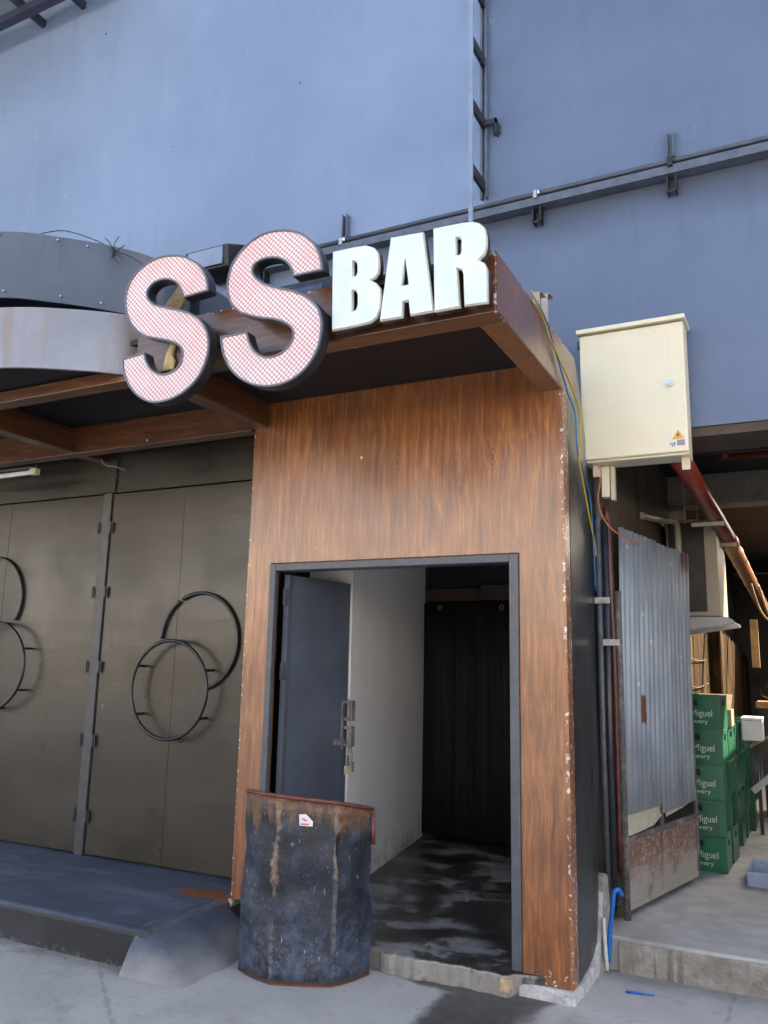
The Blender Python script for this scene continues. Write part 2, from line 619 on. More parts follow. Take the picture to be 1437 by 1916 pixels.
def m_side_wall():
    k = Mt("black_side_wall_paint", 0.34)
    x, y, z = k.xyz()
    a = k.noise(4, 7, 0.65, k.sc(1, 1, 0.45))
    c = k.mix(k.ss(a, 0.35, 0.7), (0.022, 0.024, 0.027), (0.060, 0.062, 0.064))
    up = k.ss(k.ma('ADD', z, k.ma('MULTIPLY', k.ma('SUBTRACT', a, 0.5), 0.5)), 2.68, 2.80)
    c = k.mix(up, c, k.mix(k.ss(a, 0.35, 0.65), (0.15, 0.145, 0.12), (0.27, 0.255, 0.215)))
    moss = k.ma('MULTIPLY', k.ss(k.ma('ADD', z, k.ma('MULTIPLY', a, 0.2)), 3.24, 3.32), k.ss(k.noise(25, 4, 0.7), 0.4, 0.6))
    c = k.mix(moss, c, (0.05, 0.055, 0.045))
    s = k.ma('MAXIMUM', k.ma('MULTIPLY', k.ss(k.noise(1.0, 5, 0.7, k.sc(30, 30, 3)), 0.62, 0.70), 0.5), k.ma('MULTIPLY', k.ss(k.noise(1.0, 3, 0.6, k.sc(1, 55, 28)), 0.70, 0.73), 0.9))
    c = k.mix(s, c, (0.30, 0.30, 0.30))
    k.col(c)
    k.bump(k.ma('ADD', a, k.noise(2.2, 2)), 0.25, 0.03)
    return k.m


def m_led():
    k = Mt("led_dot_panel", 0.45)
    x, y, z = k.xyz()
    p = PI / 0.0262
    u = k.ma('SINE', k.ma('MULTIPLY', k.ma('ADD', x, z), p))
    v = k.ma('SINE', k.ma('MULTIPLY', k.ma('SUBTRACT', x, z), p))
    d = k.ma('MULTIPLY', u, v)
    dot = k.ss(d, -0.40, 0.25)
    tint = k.noise(3.5, 3)
    gap = k.mix(k.ss(tint, 0.4, 0.6), (0.50, 0.30, 0.33), (0.56, 0.24, 0.25))
    k.col(k.mix(k.ss(k.ma('ABSOLUTE', d), 0.20, 0.52), gap, k.mix(k.ss(k.noise(4.5, 3), 0.38, 0.64), (0.86, 0.82, 0.83), (0.83, 0.70, 0.70))))
    k.bump(k.ma('ABSOLUTE', d), 0.3, 0.004)
    return k.m


def m_barrel():
    k = Mt("scuffed_black_drum_paint", 0.5)
    x, y, z = k.xyz()
    a = k.noise(5, 8, 0.7)
    b = k.noise(22, 7, 0.75)
    st = k.noise(1.0, 6, 0.65, k.sc(11, 11, 1.0))
    c = k.ramp(a, [(0.34, (0.006, 0.008, 0.013)), (0.5, (0.018, 0.025, 0.042)), (0.68, (0.070, 0.092, 0.150))])
    low = k.ss(k.ma('ADD', z, k.ma('MULTIPLY', a, 0.35)), 0.62, 0.25)
    c = k.mix(k.ma('MULTIPLY', k.ma('MULTIPLY', low, k.ss(b, 0.36, 0.72)), 0.55), c, (0.15, 0.19, 0.29))
    # rust running down from the rim
    fall = k.ma('ADD', k.ma('ADD', k.ma('MULTIPLY', k.ma('SUBTRACT', z, 0.76), 2.4), k.ma('MULTIPLY', k.ma('SUBTRACT', st, 0.5), 1.5)), k.ma('MULTIPLY', k.ss(x, -1.20, -1.02), 0.22))
    rust = k.ss(fall, -0.10, 0.22)
    rustc = k.mix(k.ss(b, 0.4, 0.65), (0.13, 0.055, 0.022), (0.26, 0.15, 0.065))
    c = k.mix(k.ma('MULTIPLY', rust, 0.85), c, rustc)
    # bare, rusty folds
    for fx, fy, top in ((-1.374, -0.516, 0.42), (-1.088, -0.39, 0.48)):
        dx = k.ma('POWER', k.ma('SUBTRACT', x, fx), 2.0)
        dy = k.ma('POWER', k.ma('SUBTRACT', y, fy), 2.0)
        dd = k.ma('SQRT', k.ma('ADD', dx, dy))
        m = k.ss(k.ma('ADD', dd, k.ma('MULTIPLY', k.ma('SUBTRACT', k.noise(9, 8, 0.75), 0.5), 0.16)), 0.022, 0.006)
        m = k.ma('MULTIPLY', k.ma('MULTIPLY', m, 0.62), k.ss(k.ma('ADD', z, k.ma('MULTIPLY', b, 0.2)), top, top + 0.25))
        c = k.mix(m, c, k.mix(k.ss(b, 0.45, 0.6), (0.27, 0.13, 0.045), (0.36, 0.31, 0.25)))
    for fx, fy in ((-1.374, -0.516), (-1.088, -0.39)):
        dx = k.ma('POWER', k.ma('SUBTRACT', x, fx), 2.0)
        dy = k.ma('POWER', k.ma('SUBTRACT', y, fy), 2.0)
        ln = k.ma('MULTIPLY', k.ss(k.ma('SQRT', k.ma('ADD', dx, dy)), 0.016, 0.007), k.ss(b, 0.42, 0.55))
        c = k.mix(k.ma('MULTIPLY', ln, 0.35), c, (0.24, 0.22, 0.20))
    base = k.ss(z, 0.03, 0.01)
    c = k.mix(base, c, (0.16, 0.09, 0.05))
    sc_ = k.ma('MAXIMUM', k.ss(k.noise(1.0, 4, 0.75, k.sc(45, 45, 16)), 0.64, 0.70), k.ss(k.noise(1.0, 5, 0.8, k.sc(16, 16, 34)), 0.65, 0.72))
    c = k.mix(k.ma('MULTIPLY', sc_, 0.8), c, (0.42, 0.43, 0.46))
    k.col(c)
    k.rgh(k.ma('ADD', k.ma('MULTIPLY', b, 0.4), 0.28))
    k.bump(k.ma('ADD', a, k.ma('MULTIPLY', k.noise(2.6, 3), 1.6)), 0.5, 0.03)
    return k.m


def m_galv():
    k = Mt("galvanised_sheet", 0.45, 0.3)
    k.local()
    x, y, z = k.xyz()
    a = k.noise(3, 7, 0.6, k.sc(2, 1, 0.6))
    b = k.noise(20, 6, 0.7)
    c = k.ramp(a, [(0.3, (0.25, 0.285, 0.33)), (0.5, (0.36, 0.405, 0.46)), (0.72, (0.48, 0.525, 0.585))])
    v = k.vor(11.0, k.sc(1, 1, 0.8))
    c = k.mix(k.ma('MULTIPLY', k.ss(v, 0.13, 0.09), k.ss(k.noise(4, 2), 0.44, 0.50)), c, (0.70, 0.66, 0.55))
    ru = k.ss(k.noise(2.2, 6, 0.7), 0.62, 0.72)
    c = k.mix(k.ma('MULTIPLY', ru, 0.7), c, (0.10, 0.105, 0.15))
    # one rusted-through patch and rusty free top corner
    dx = k.ma('ABSOLUTE', k.ma('SUBTRACT', x, 0.362))
    dz = k.ma('ABSOLUTE', k.ma('MULTIPLY', k.ma('SUBTRACT', z, 1.113), 0.5))
    pt = k.ss(k.ma('ADD', k.ma('MAXIMUM', dx, dz), k.ma('MULTIPLY', k.ma('SUBTRACT', b, 0.5), 0.06)), 0.050, 0.038)
    cr = k.ma('MULTIPLY', k.ss(k.ma('ADD', x, k.ma('MULTIPLY', b, 0.1)), 1.08, 1.16), k.ss(k.ma('ADD', z, k.ma('MULTIPLY', b, 0.2)), 2.10, 2.2))
    c = k.mix(k.ma('MAXIMUM', pt, k.ma('MULTIPLY', cr, 0.75)), c, (0.15, 0.050, 0.03))
    pv = k.ma('MULTIPLY', k.ss(k.noise(7, 4, 0.6, k.sc(1, 1, 0.35)), 0.67, 0.73), k.ss(z, 0.95, 0.85))
    c = k.mix(k.ma('MULTIPLY', pv, 0.7), c, (0.30, 0.24, 0.52))
    k.col(c)
    k.bump(b, 0.15, 0.005)
    return k.m


def m_rusty_sheet():
    k = Mt("rusty_mud_splashed_sheet", 0.8, 0.1)
    k.local()
    x, y, z = k.xyz()
    a = k.noise(4, 8, 0.7)
    b = k.noise(55, 4, 0.7)
    g = k.ma('ADD', z, k.ma('MULTIPLY', k.ma('SUBTRACT', a, 0.5), 0.5))
    c = k.mix(k.ss(g, 0.10, 0.30), (0.34, 0.31, 0.28), (0.20, 0.105, 0.075))
    c = k.mix(k.ss(b, 0.54, 0.64), c, (0.44, 0.40, 0.37))
    c = k.mix(k.ma('MULTIPLY', k.ss(a, 0.58, 0.7), 0.6), c, (0.12, 0.10, 0.11))
    k.col(c)
    k.bump(b, 0.3, 0.006)
    return k.m


def m_old_boards():
    k = Mt("weathered_peeling_boards", 0.95, 0.0, 0.03)
    x, y, z = k.xyz()
    a = k.noise(1.0, 8, 0.7, k.sc(7, 7, 0.9))
    b = k.noise(6, 8, 0.7, k.sc(1, 3, 0.5))
    c = k.ramp(a, [(0.34, (0.020, 0.012, 0.006)), (0.48, (0.055, 0.033, 0.016)), (0.60, (0.105, 0.068, 0.034)), (0.76, (0.19, 0.135, 0.075))])
    c = k.mix(k.ma('MULTIPLY', k.ss(b, 0.46, 0.62), 0.85), c, (0.018, 0.012, 0.008))
    k.col(c)
    k.bump(a, 0.5, 0.02)
    return k.m


def m_interior():
    k = Mt("scuffed_white_interior_paint", 0.6)
    k.alb = 1.0
    x, y, z = k.xyz()
    a = k.noise(2.4, 7, 0.62, k.sc(1, 1, 0.5))
    c = k.mix(k.ss(a, 0.35, 0.7), (0.88, 0.87, 0.86), (0.94, 0.935, 0.93))
    d = k.ss(k.ma('ADD', z, k.ma('MULTIPLY', k.noise(5, 7, 0.7), 0.9)), 0.72, 0.48)
    c = k.mix(k.ma('MULTIPLY', d, 0.65), c, (0.36, 0.29, 0.22))
    k.col(c)
    k.bump(a, 0.2, 0.02)
    return k.m


def m_crate():
    k = Mt("green_crate_plastic", 0.38)
    a = k.noise(9, 6, 0.65)
    oi = k.t.nodes.new("ShaderNodeObjectInfo")
    c = k.mix(oi.outputs["Random"], (0.005, 0.088, 0.043), (0.008, 0.140, 0.072))
    c = k.mix(k.ma('MULTIPLY', k.ss(a, 0.5, 0.75), 0.5), c, (0.012, 0.075, 0.045))
    k.col(c)
    return k.m


def m_band(name, c1, c2, streak):
    k = Mt(name, 0.33)
    a = k.noise(1.4, 6, 0.6)
    st = k.noise(1.0, 5, 0.6, k.sc(6, 6, 0.8))
    c = k.mix(k.ss(a, 0.3, 0.7), c1, c2)
    c = k.mix(k.ma('MULTIPLY', k.ss(st, 0.50, 0.70), 0.7), c, streak)
    sp = k.ma('MULTIPLY', k.ss(k.vor(7.0), 0.06, 0.04), k.ss(k.noise(3, 2), 0.52, 0.6))
    c = k.mix(sp, c, (0.05, 0.06, 0.09))
    k.col(c)
    k.bump(k.noise(2.2, 3), 0.25, 0.05)
    return k.m


M = {}
M['ground'] = m_ground()
M['entry'] = m_entry()
M['rough'] = m_rough_concrete()
M['plinth'] = m_plinth()
M['platform'] = m_platform()
def m_ramp():
    k = Mt("rubbed_cement_ramp", 0.7)
    x, y, z = k.xyz()
    b = k.noise(18, 7, 0.7)
    a = k.noise(4, 6, 0.65)
    f = k.ss(k.ma('ADD', z, k.ma('MULTIPLY', k.ma('SUBTRACT', a, 0.5), 0.26)), 0.155, -0.01)
    c = k.mix(f, k.mix(a, (0.060, 0.074, 0.108), (0.125, 0.150, 0.205)), (0.30, 0.298, 0.295))
    c = k.mix(k.ma('MULTIPLY', k.ss(b, 0.5, 0.7), 0.4), c, (0.25, 0.24, 0.235))
    k.col(c)
    k.bump(b, 0.4, 0.01)
    return k.m
M['ramp'] = m_ramp()
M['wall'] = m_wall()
M['door_panel'] = m_door_panel()
M['side'] = m_side_wall()
M['led'] = m_led()
M['barrel'] = m_barrel()
M['galv'] = m_galv()
M['rusty'] = m_rusty_sheet()
M['boards'] = m_old_boards()
M['interior'] = m_interior()
M['crate'] = m_crate()
M['band_up'] = m_band("slate_awning_paint", (0.060, 0.078, 0.115), (0.095, 0.120, 0.170), (0.05, 0.06, 0.08))
M['band_lo'] = m_band("pale_awning_paint", (0.20, 0.225, 0.285), (0.31, 0.335, 0.395), (0.24, 0.20, 0.175))
M['wood_v'] = wood("wood_grain_paint_upright", 'z', lambda k, x, y, z: k.ma('MAXIMUM', k.ma('MAXIMUM', k.ss(x, -0.022, -0.012), k.ss(x, -1.995, -2.003)), k.ma('MULTIPLY', k.ss(z, 0.16, 0.07), 0.93)))
M['wood_h'] = wood("wood_grain_paint_level", 'x', lambda k, x, y, z: k.ma('MAXIMUM', k.ss(z, 3.29, 3.305), k.ss(x, -0.02, -0.008)), 0.46)  # low tone puts the shade under the awning into the wood colour
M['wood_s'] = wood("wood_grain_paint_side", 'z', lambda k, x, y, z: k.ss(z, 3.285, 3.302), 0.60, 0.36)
M['wood_d'] = wood("wood_grain_paint_depth", 'y', None, 0.40)  # darkest tone: beam shade below the canopies is put into the colour
M['soffit'] = plain("dark_soffit_paint", (0.007, 0.008, 0.011), 0.6)
M['frame'] = plain("slate_frame_paint", (0.082, 0.096, 0.118), 0.42, var=0.15)
M['post'] = plain("dull_post_paint", (0.060, 0.062, 0.066), 0.45, var=0.2)
M['leaf'] = plain("blue_grey_leaf_paint", (0.105, 0.128, 0.175), 0.45, var=0.15, scale=3)
M['black'] = plain("black_metal", (0.015, 0.017, 0.020), 0.45)
M['blackpipe'] = plain("black_ring_paint", (0.020, 0.022, 0.026), 0.32)
M['darkblue'] = plain("dark_blue_steel", (0.030, 0.040, 0.062), 0.42)
M['rail'] = plain("painted_rail", (0.105, 0.130, 0.185), 0.35, var=0.2)
M['railred'] = dirty("rail_conduit_paint", (0.075, 0.090, 0.125), (0.20, 0.055, 0.035), 0.4, amount=0.25, scale=3.0)
M['strip'] = plain("pale_blue_strip", (0.22, 0.29, 0.43), 0.4, var=0.1)
M['casing'] = plain("letter_casing", (0.020, 0.022, 0.028), 0.35)
M['trim'] = plain("letter_trim_grey", (0.12, 0.135, 0.175), 0.4, var=0.12, scale=30)
def m_face():
    k = Mt("white_acrylic_face", 0.3)
    k.alb = 1.0
    st = k.noise(1.0, 5, 0.6, k.sc(22, 22, 2.2))
    a = k.noise(9, 6, 0.65)
    c = k.mix(k.ss(a, 0.35, 0.7), (0.54, 0.63, 0.655), (0.61, 0.685, 0.705))
    c = k.mix(k.ma('MULTIPLY', k.ss(st, 0.52, 0.72), 0.35), c, (0.52, 0.58, 0.58))
    k.col(c)
    k.bump(k.noise(6, 3), 0.15, 0.02)
    return k.m
M['white_face'] = m_face()
M['cream_edge'] = plain("cream_letter_edge", (0.62, 0.58, 0.48), 0.45, var=0.1)
def m_cream():
    k = Mt("cream_enamel", 0.36)
    st = k.noise(1.0, 5, 0.65, k.sc(14, 14, 0.9))
    c = k.mix(k.ss(k.noise(2.5, 4), 0.3, 0.7), (0.80, 0.745, 0.555), (0.86, 0.805, 0.61))
    c = k.mix(k.ma('MULTIPLY', k.ss(st, 0.55, 0.75), 0.22), c, (0.60, 0.55, 0.41))
    sp = k.ma('MULTIPLY', k.ss(k.vor(11.0), 0.05, 0.035), k.ss(k.noise(3.3, 2), 0.56, 0.62))
    c = k.mix(k.ma('MULTIPLY', sp, 0.7), c, (0.35, 0.30, 0.22))
    k.col(c)
    k.bump(k.noise(1.7, 2), 0.12, 0.05)
    return k.m
M['cream'] = m_cream()
M['creamtab'] = plain("cream_tab", (0.68, 0.60, 0.42), 0.5, var=0.1)
M['chrome'] = plain("bright_metal", (0.62, 0.64, 0.66), 0.25, 0.9)
M['steel'] = dirty("dull_steel", (0.42, 0.43, 0.44), (0.15, 0.10, 0.07), 0.45, 0.7)
M['yellow_sign'] = plain("warning_yellow", (0.80, 0.45, 0.06), 0.5, var=0.05)
M['white_st'] = plain("sticker_white", (0.80, 0.80, 0.82), 0.5, var=0.04)
M['grey_st'] = plain("sticker_mauve", (0.33, 0.29, 0.36), 0.5, var=0.06)
M['ink'] = plain("ink_black", (0.03, 0.03, 0.03), 0.6)
M['red_ink'] = plain("sticker_red", (0.50, 0.08, 0.05), 0.6)
M['redbrown'] = plain("oxide_rim", (0.165, 0.050, 0.035), 0.5, var=0.3)
M['redpipe'] = dirty("oxide_red_pipe", (0.26, 0.045, 0.030), (0.16, 0.035, 0.025), 0.28, 0.0, 0.4, 5)
M['foil'] = plain("wrinkled_foil", (0.48, 0.24, 0.12), 0.28, 0.35, 0.5, 24, 0.9)
M['conduit'] = dirty("grey_conduit", (0.115, 0.125, 0.150), (0.20, 0.19, 0.17), 0.4, amount=0.3)
M['conduit_b'] = plain("black_conduit", (0.022, 0.025, 0.034), 0.34)
M['conduit_r'] = plain("brown_red_post", (0.105, 0.022, 0.017), 0.4)
M['old_steel'] = dirty("flaking_steel_post", (0.12, 0.11, 0.11), (0.34, 0.31, 0.28), 0.7, 0.2, 0.5, 9)
M['blue_pvc'] = plain("blue_pvc", (0.012, 0.155, 0.56), 0.35, var=0.15)
M['white_pvc'] = dirty("white_pvc", (0.70, 0.70, 0.67), (0.36, 0.33, 0.28), 0.45, amount=0.25)
M['yellow_wire'] = plain("yellow_wire", (0.55, 0.41, 0.04), 0.45, var=0.1)
M['blue_wire'] = plain("blue_wire", (0.03, 0.16, 0.38), 0.45, var=0.1)
M['red_wire'] = plain("red_wire", (0.50, 0.03, 0.03), 0.45, var=0.1)
M['orange_wire'] = plain("orange_wire", (0.62, 0.16, 0.03), 0.45, var=0.1)
M['grey_wire'] = plain("grey_wire", (0.20, 0.20, 0.20), 0.5, var=0.1)
M['passage_wall'] = dirty("sooty_brown_plaster", (0.095, 0.072, 0.050), (0.035, 0.030, 0.026), 0.85, amount=0.5, scale=3, bump=0.5)
M['ceiling'] = plain("dark_passage_ceiling", (0.020, 0.021, 0.024), 0.8)
M['duct'] = dirty("grey_ceiling_beam", (0.17, 0.165, 0.145), (0.08, 0.075, 0.065), 0.7, amount=0.4)
M['pfloor'] = dirty("passage_floor_concrete", (0.44, 0.435, 0.425), (0.27, 0.25, 0.225), 0.7, amount=0.3, scale=1.8, bump=0.2)
M['curtain'] = plain("black_curtain", (0.0045, 0.005, 0.007), 0.85)
M['dark_room'] = plain("dark_room_paint", (0.018, 0.018, 0.020), 0.8)
M['grime_wood'] = dirty("grimy_timber", (0.075, 0.050, 0.035), (0.03, 0.025, 0.02), 0.8, amount=0.5)
M['raw_wood'] = plain("raw_timber", (0.36, 0.23, 0.12), 0.7, var=0.3, scale=20)
M['foam'] = plain("yellow_foam", (0.66, 0.56, 0.26), 0.8, var=0.15, scale=40, bump=0.5)
M['tube'] = plain("white_lamp_tube", (0.90, 0.88, 0.92), 0.35, var=0.04)
M['beige'] = plain("beige_enamel", (0.42, 0.37, 0.29), 0.45, var=0.12, scale=4)
M['ac_grille'] = plain("dark_fin_panel", (0.045, 0.042, 0.038), 0.6)
M['shelf'] = plain("pale_shelf_bracket", (0.50, 0.51, 0.52), 0.45, var=0.08)
M['clampbar'] = plain("pale_strut", (0.47, 0.42, 0.31), 0.5, var=0.15)
M['card'] = plain("cardboard", (0.30, 0.205, 0.125), 0.8, var=0.15)
M['whitebox'] = plain("white_foam_box", (0.72, 0.73, 0.76), 0.6, var=0.05)
M['bluetray'] = plain("blue_grey_tray", (0.27, 0.33, 0.45), 0.5, var=0.1)
M['furn'] = plain("dark_furniture", (0.020, 0.018, 0.018), 0.5)
M['orange_board'] = plain("sunlit_board", (0.50, 0.29, 0.13), 0.7, var=0.2)
M['lettering'] = dirty("cream_print", (0.60, 0.66, 0.52), (0.10, 0.25, 0.16), 0.5, amount=0.35, scale=30)
M['pale_cover'] = dirty("flaking_pale_board", (0.52, 0.47, 0.36), (0.30, 0.24, 0.22), 0.8, amount=0.4, scale=12)
M['scuff'] = plain("yellowed_scuff", (0.40, 0.30, 0.08), 0.6)
M['stopper'] = plain("yellow_wood_block", (0.52, 0.40, 0.24), 0.8, var=0.25, scale=30)
M['transl'] = plain("roof_sheet", (0.26, 0.32, 0.42), 0.5, var=0.1)
M['purlin'] = plain("navy_purlin", (0.030, 0.038, 0.075), 0.5)

# ------------------------------------------------------------------ the setting
W = 0.75                                                 # front face of the tall wall
tag(MB().box(-400, 400, -400, 0.6, -0.5, 0.0).build('ground', M['ground']), kind='structure')
tag(MB().box(-400, 400, 0.6, 400, -0.5, -0.01).build('rear_ground', M['ground']), kind='structure')
tag(MB().box(-9.0, -2.0, -0.70, 0.60, -0.1, 0.192).build('entrance_platform', M['platform'], bevel=0.032, seg=4), kind='structure')

mb = MB()
cols = []
for j in range(13):
    y = -0.80 + j * 0.06
    f = min(1.0, max(0.0, (y + 0.80) / 0.16)) ** 0.8
    row = []
    for i in range(9):
        t = i / 8
        zz = 0.197 * (1 - t ** 1.5) * math.sin(f * PI / 2) + random.uniform(-0.0025, 0.0025) * (1 - t) - 0.010 * t - 0.010 * (1 - f)
        row.append((-2.085 + 0.40 * t + 0.012 * math.sin(j * 1.3), y, zz))
    cols.append(row)
vs = [p for r in cols for p in r]
fs = [(j * 9 + i, j * 9 + i + 1, (j + 1) * 9 + i + 1, (j + 1) * 9 + i) for j in range(12) for i in range(8)]
tag(mb.add(vs, fs).build('cement_ramp', M['ramp'], smooth=True), kind='structure')

# floor inside the doorway, its front edge broken
def entry_floor():
    mb = MB()
    pts = [(-1.98, -0.02)]
    x = -1.9
    while x < -0.29:
        pts.append((x, -0.085 + 0.016 * math.sin(x * 9) + random.uniform(-0.008, 0.008) + (0.03 if x < -1.0 else 0)))
        x += 0.028
    pts += [(-0.27, -0.03), (-0.13, -0.0), (-0.13, 2.9), (-1.98, 2.9)]
    mb.prism(pts, 'z', -0.02, 0.098)
    return mb
tag(entry_floor().build('entrance_floor', M['entry'], bevel=0.012), kind='structure')

def passage_floor():
    mb = MB()
    pts = [(0.03, 0.56)]
    x = 0.1
    while x < 3.0:
        pts.append((x, 0.555 + random.uniform(-0.010, 0.010)))
        x += 0.09
    pts += [(3.0, 0.555), (3.0, 12.0), (-0.1, 12.0), (-0.1, 0.66)]
    mb.prism(pts, 'z', -0.02, 0.168)
    return mb
tag(passage_floor().build('passage_floor', M['pfloor'], bevel=0.02, seg=3), kind='structure')
tag(MB().box(0.10, 3.0, 0.535, 0.553, -0.05, 0.150).build('passage_step', M['rough'], bevel=0.012), kind='structure')

# tall wall
tw = thing('tall_wall', (0, 0.8, 2.957), 'tall smooth wall painted glossy blue grey rising above the bar entrance', 'wall')
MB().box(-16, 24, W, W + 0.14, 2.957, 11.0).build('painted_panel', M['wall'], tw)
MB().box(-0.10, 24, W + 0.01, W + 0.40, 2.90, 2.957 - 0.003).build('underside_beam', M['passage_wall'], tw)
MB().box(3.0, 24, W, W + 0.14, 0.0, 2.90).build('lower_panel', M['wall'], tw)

# dark building mass behind the front, keeps daylight out of the rooms
bl = thing('bar_building', (-5, 2, 0), 'dark windowless rooms of the bar behind the wooden entrance', 'building')
rs_ = MB()
rs_.box(-16, 3.0, W + 0.142, 4.4, 3.30, 3.45)
rs_.box(-16, 1.0, 4.4, 10.0, 3.30, 3.45)
rs_.box(-16, 3.0, 10.0, 12.0, 3.30, 3.45)
for yy in (5.3, 7.1, 8.6):  # roof opening and battens, out of view, placed to shape the passage sunlight
    rs_.box(1.0, 3.0, yy, yy + 0.12, 3.34, 3.40)
rs_.build('roof_slab', M['ceiling'], bl)
MB().box(-2.12, -2.02, 0.36, 2.9, 0.0, 3.29).build('inner_partition', M['dark_room'], bl)
MB().box(-0.125, 0.02, 0.70, W + 0.138, 0.0, 2.95).build('corner_pier', M['passage_wall'], bl)
MB().prism([(-1.664, 0.745), (-1.985, 2.70), (-2.015, 2.70), (-2.015, 0.745)], 'z', 0.0985, 2.75).build('white_interior_wall', M['interior'], bl)
MB().box(-0.122, -0.115, 0.02, 2.9, 0.099, 2.75).build('right_interior_wall', M['interior'], bl)
MB().box(-2.0, -0.12, 0.03, 2.9, 2.752, 2.80).build('interior_ceiling', M['interior'], bl)
MB().box(-2.0, -0.12, 2.80, 2.9, 0.099, 2.75).build('interior_back_wall', M['dark_room'], bl)
pb = MB()
for i in range(54):                                      # boarded wall along the passage
    y0 = 3.0 + i * 0.16
    jg = 0.0 if y0 < 6.2 else 0.13
    pb.box(0.06 + jg, 0.10 + jg + random.uniform(-.003, .003), y0, y0 + 0.1585, 0.17, 2.12 + random.uniform(-.03, .03) - max(0, i - 12) * 0.008)
pb.box(0.056, 0.22, 6.17, 6.20, 0.17, 2.05)
pb.build('weathered_boards', M['boards'], bl)
MB().box(-0.02, 0.055, W + 0.142, 12, 0.0, 3.30).build('passage_side_wall', M['passage_wall'], bl)
MB().box(3.0, 3.1, W + 0.142, 12.0, 0.0, 3.45).build('passage_right_wall', M['passage_wall'], bl)
MB().box(-0.02, 3.0, 11.8, 11.9, 0.0, 3.29).build('passage_end_wall', M['passage_wall'], bl)
b_ = MB()
b_.box(0.06, 2.99, 3.5, 3.75, 3.02, 3.295)
b_.build('ceiling_beam', M['duct'], bl)
for yy in (1.6, 2.3, 4.3):
    MB().box(0.06, 2.99, yy, yy + 0.06, 3.18, 3.295).build('ceiling_joist', M['grime_wood'], bl)

# unseen building added behind the camera, mirrored in the glossy paint of the entrance
ob_ = thing('added_street_building', (0, -24, 0), 'unseen long pale two-storey building added across the street, with a dark shop awning', 'building')
MB().box(-60, 60, -30, -24, 2.8, 7.4).build('added_upper_storey', M['interior'], ob_)
MB().box(-60, 60, -30, -24.6, 0.0, 2.78).build('added_shop_front', M['grime_wood'], ob_)
MB().box(-60, 60, -24, -22.5, 2.55, 2.75).build('added_shop_awning', M['band_up'], ob_)
for i in range(20):
    MB().box(-56 + i * 5.8, -53.6 + i * 5.8, -23.998, -23.96, 4.0, 5.8).build('added_window', M['darkblue'], ob_)

# ------------------------------------------------------------------ wooden entrance portal
po = thing('entrance_portal', (-1.0, 0.1, 0.0), 'box-like entrance clad in reddish brown wood-grain paint around an open doorway', 'entrance')
f = MB()
f.prism([(-2.01, 0.190), (-1.834, 0.190), (-1.834, 2.150), (-0.252, 2.150), (-0.252, 0.056), (0.0, 0.056), (0.0, 3.30), (-2.01, 3.30)], 'y', 0.0, 0.10)
f.build('front_panel', M['wood_v'], po, bevel=0.005)
MB().prism([(0.101, 0.05), (0.30, 0.06), (0.50, 0.10), (0.56, 0.30), (0.70, 1.2), (0.735, 1.95), (0.665, 2.34), (0.575, 2.77),
            (0.44, 3.10), (0.37, 3.24), (0.30, 3.305), (0.101, 3.31)], 'x', -0.11, 0.0).build('side_wall', M['side'], po, bevel=0.012)
MB().box(-2.01, -1.99, 0.101, 0.34, 0.19, 3.29).build('left_return', M['side'], po)
fr = MB()
fr.box(-1.832, -1.792, -0.012, 0.025, 0.10, 2.148)
fr.box(-0.302, -0.252, -0.012, 0.10, 0.10, 2.148)
fr.box(-1.792, -0.302, -0.012, 0.10, 2.104, 2.148)
fr.build('door_frame', M['frame'], po, bevel=0.004)
pl = MB()
pl.box(-0.29, 0.012, -0.028, 0.10, -0.02, 0.056)
pl.prism([(0.10, -0.02), (0.10, 0.050), (0.22, 0.055), (0.40, 0.09), (0.50, 0.14), (0.57, 0.36), (0.64, 0.40), (0.68, 0.38), (0.68, -0.02)], 'x', -0.10, 0.020)
pl.build('chipped_plinth', M['plinth'], po, bevel=0.012)
MB().prism([(0.42, -0.02), (0.50, 0.06), (0.53, 0.16), (0.56, 0.26), (0.585, 0.36), (0.61, 0.44), (0.66, 0.46), (0.69, 0.30), (0.69, -0.02)], 'x', -0.06, 0.036).build('broken_corner', M['rough'], po, bevel=0.02)
MB().box(-2.03, -1.99, -0.015, 0.09, 0.150, 0.191).build('left_plinth', M['plinth'], po, bevel=0.01)

# canopy over the doorway: front and side fascias, frame beams under it, recessed soffit
cn = thing('wooden_canopy', (-1.0, -0.5, 3.03), 'projecting wood-grain canopy with dark recessed underside above the doorway', 'canopy')
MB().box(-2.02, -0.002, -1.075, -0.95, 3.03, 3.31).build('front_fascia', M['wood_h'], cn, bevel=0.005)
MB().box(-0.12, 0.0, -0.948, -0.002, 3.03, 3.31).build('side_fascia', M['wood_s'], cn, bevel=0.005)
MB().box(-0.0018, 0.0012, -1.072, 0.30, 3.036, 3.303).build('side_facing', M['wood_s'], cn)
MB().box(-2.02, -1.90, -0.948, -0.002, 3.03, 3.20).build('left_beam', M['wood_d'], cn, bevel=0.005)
MB().box(-2.01, -0.122, -0.948, -0.002, 3.19, 3.30).build('recessed_soffit', M['soffit'], cn)
MB().box(-2.00, -0.01, -1.06, 0.30, 3.302, 3.318).build('roof_skin', M['soffit'], cn)

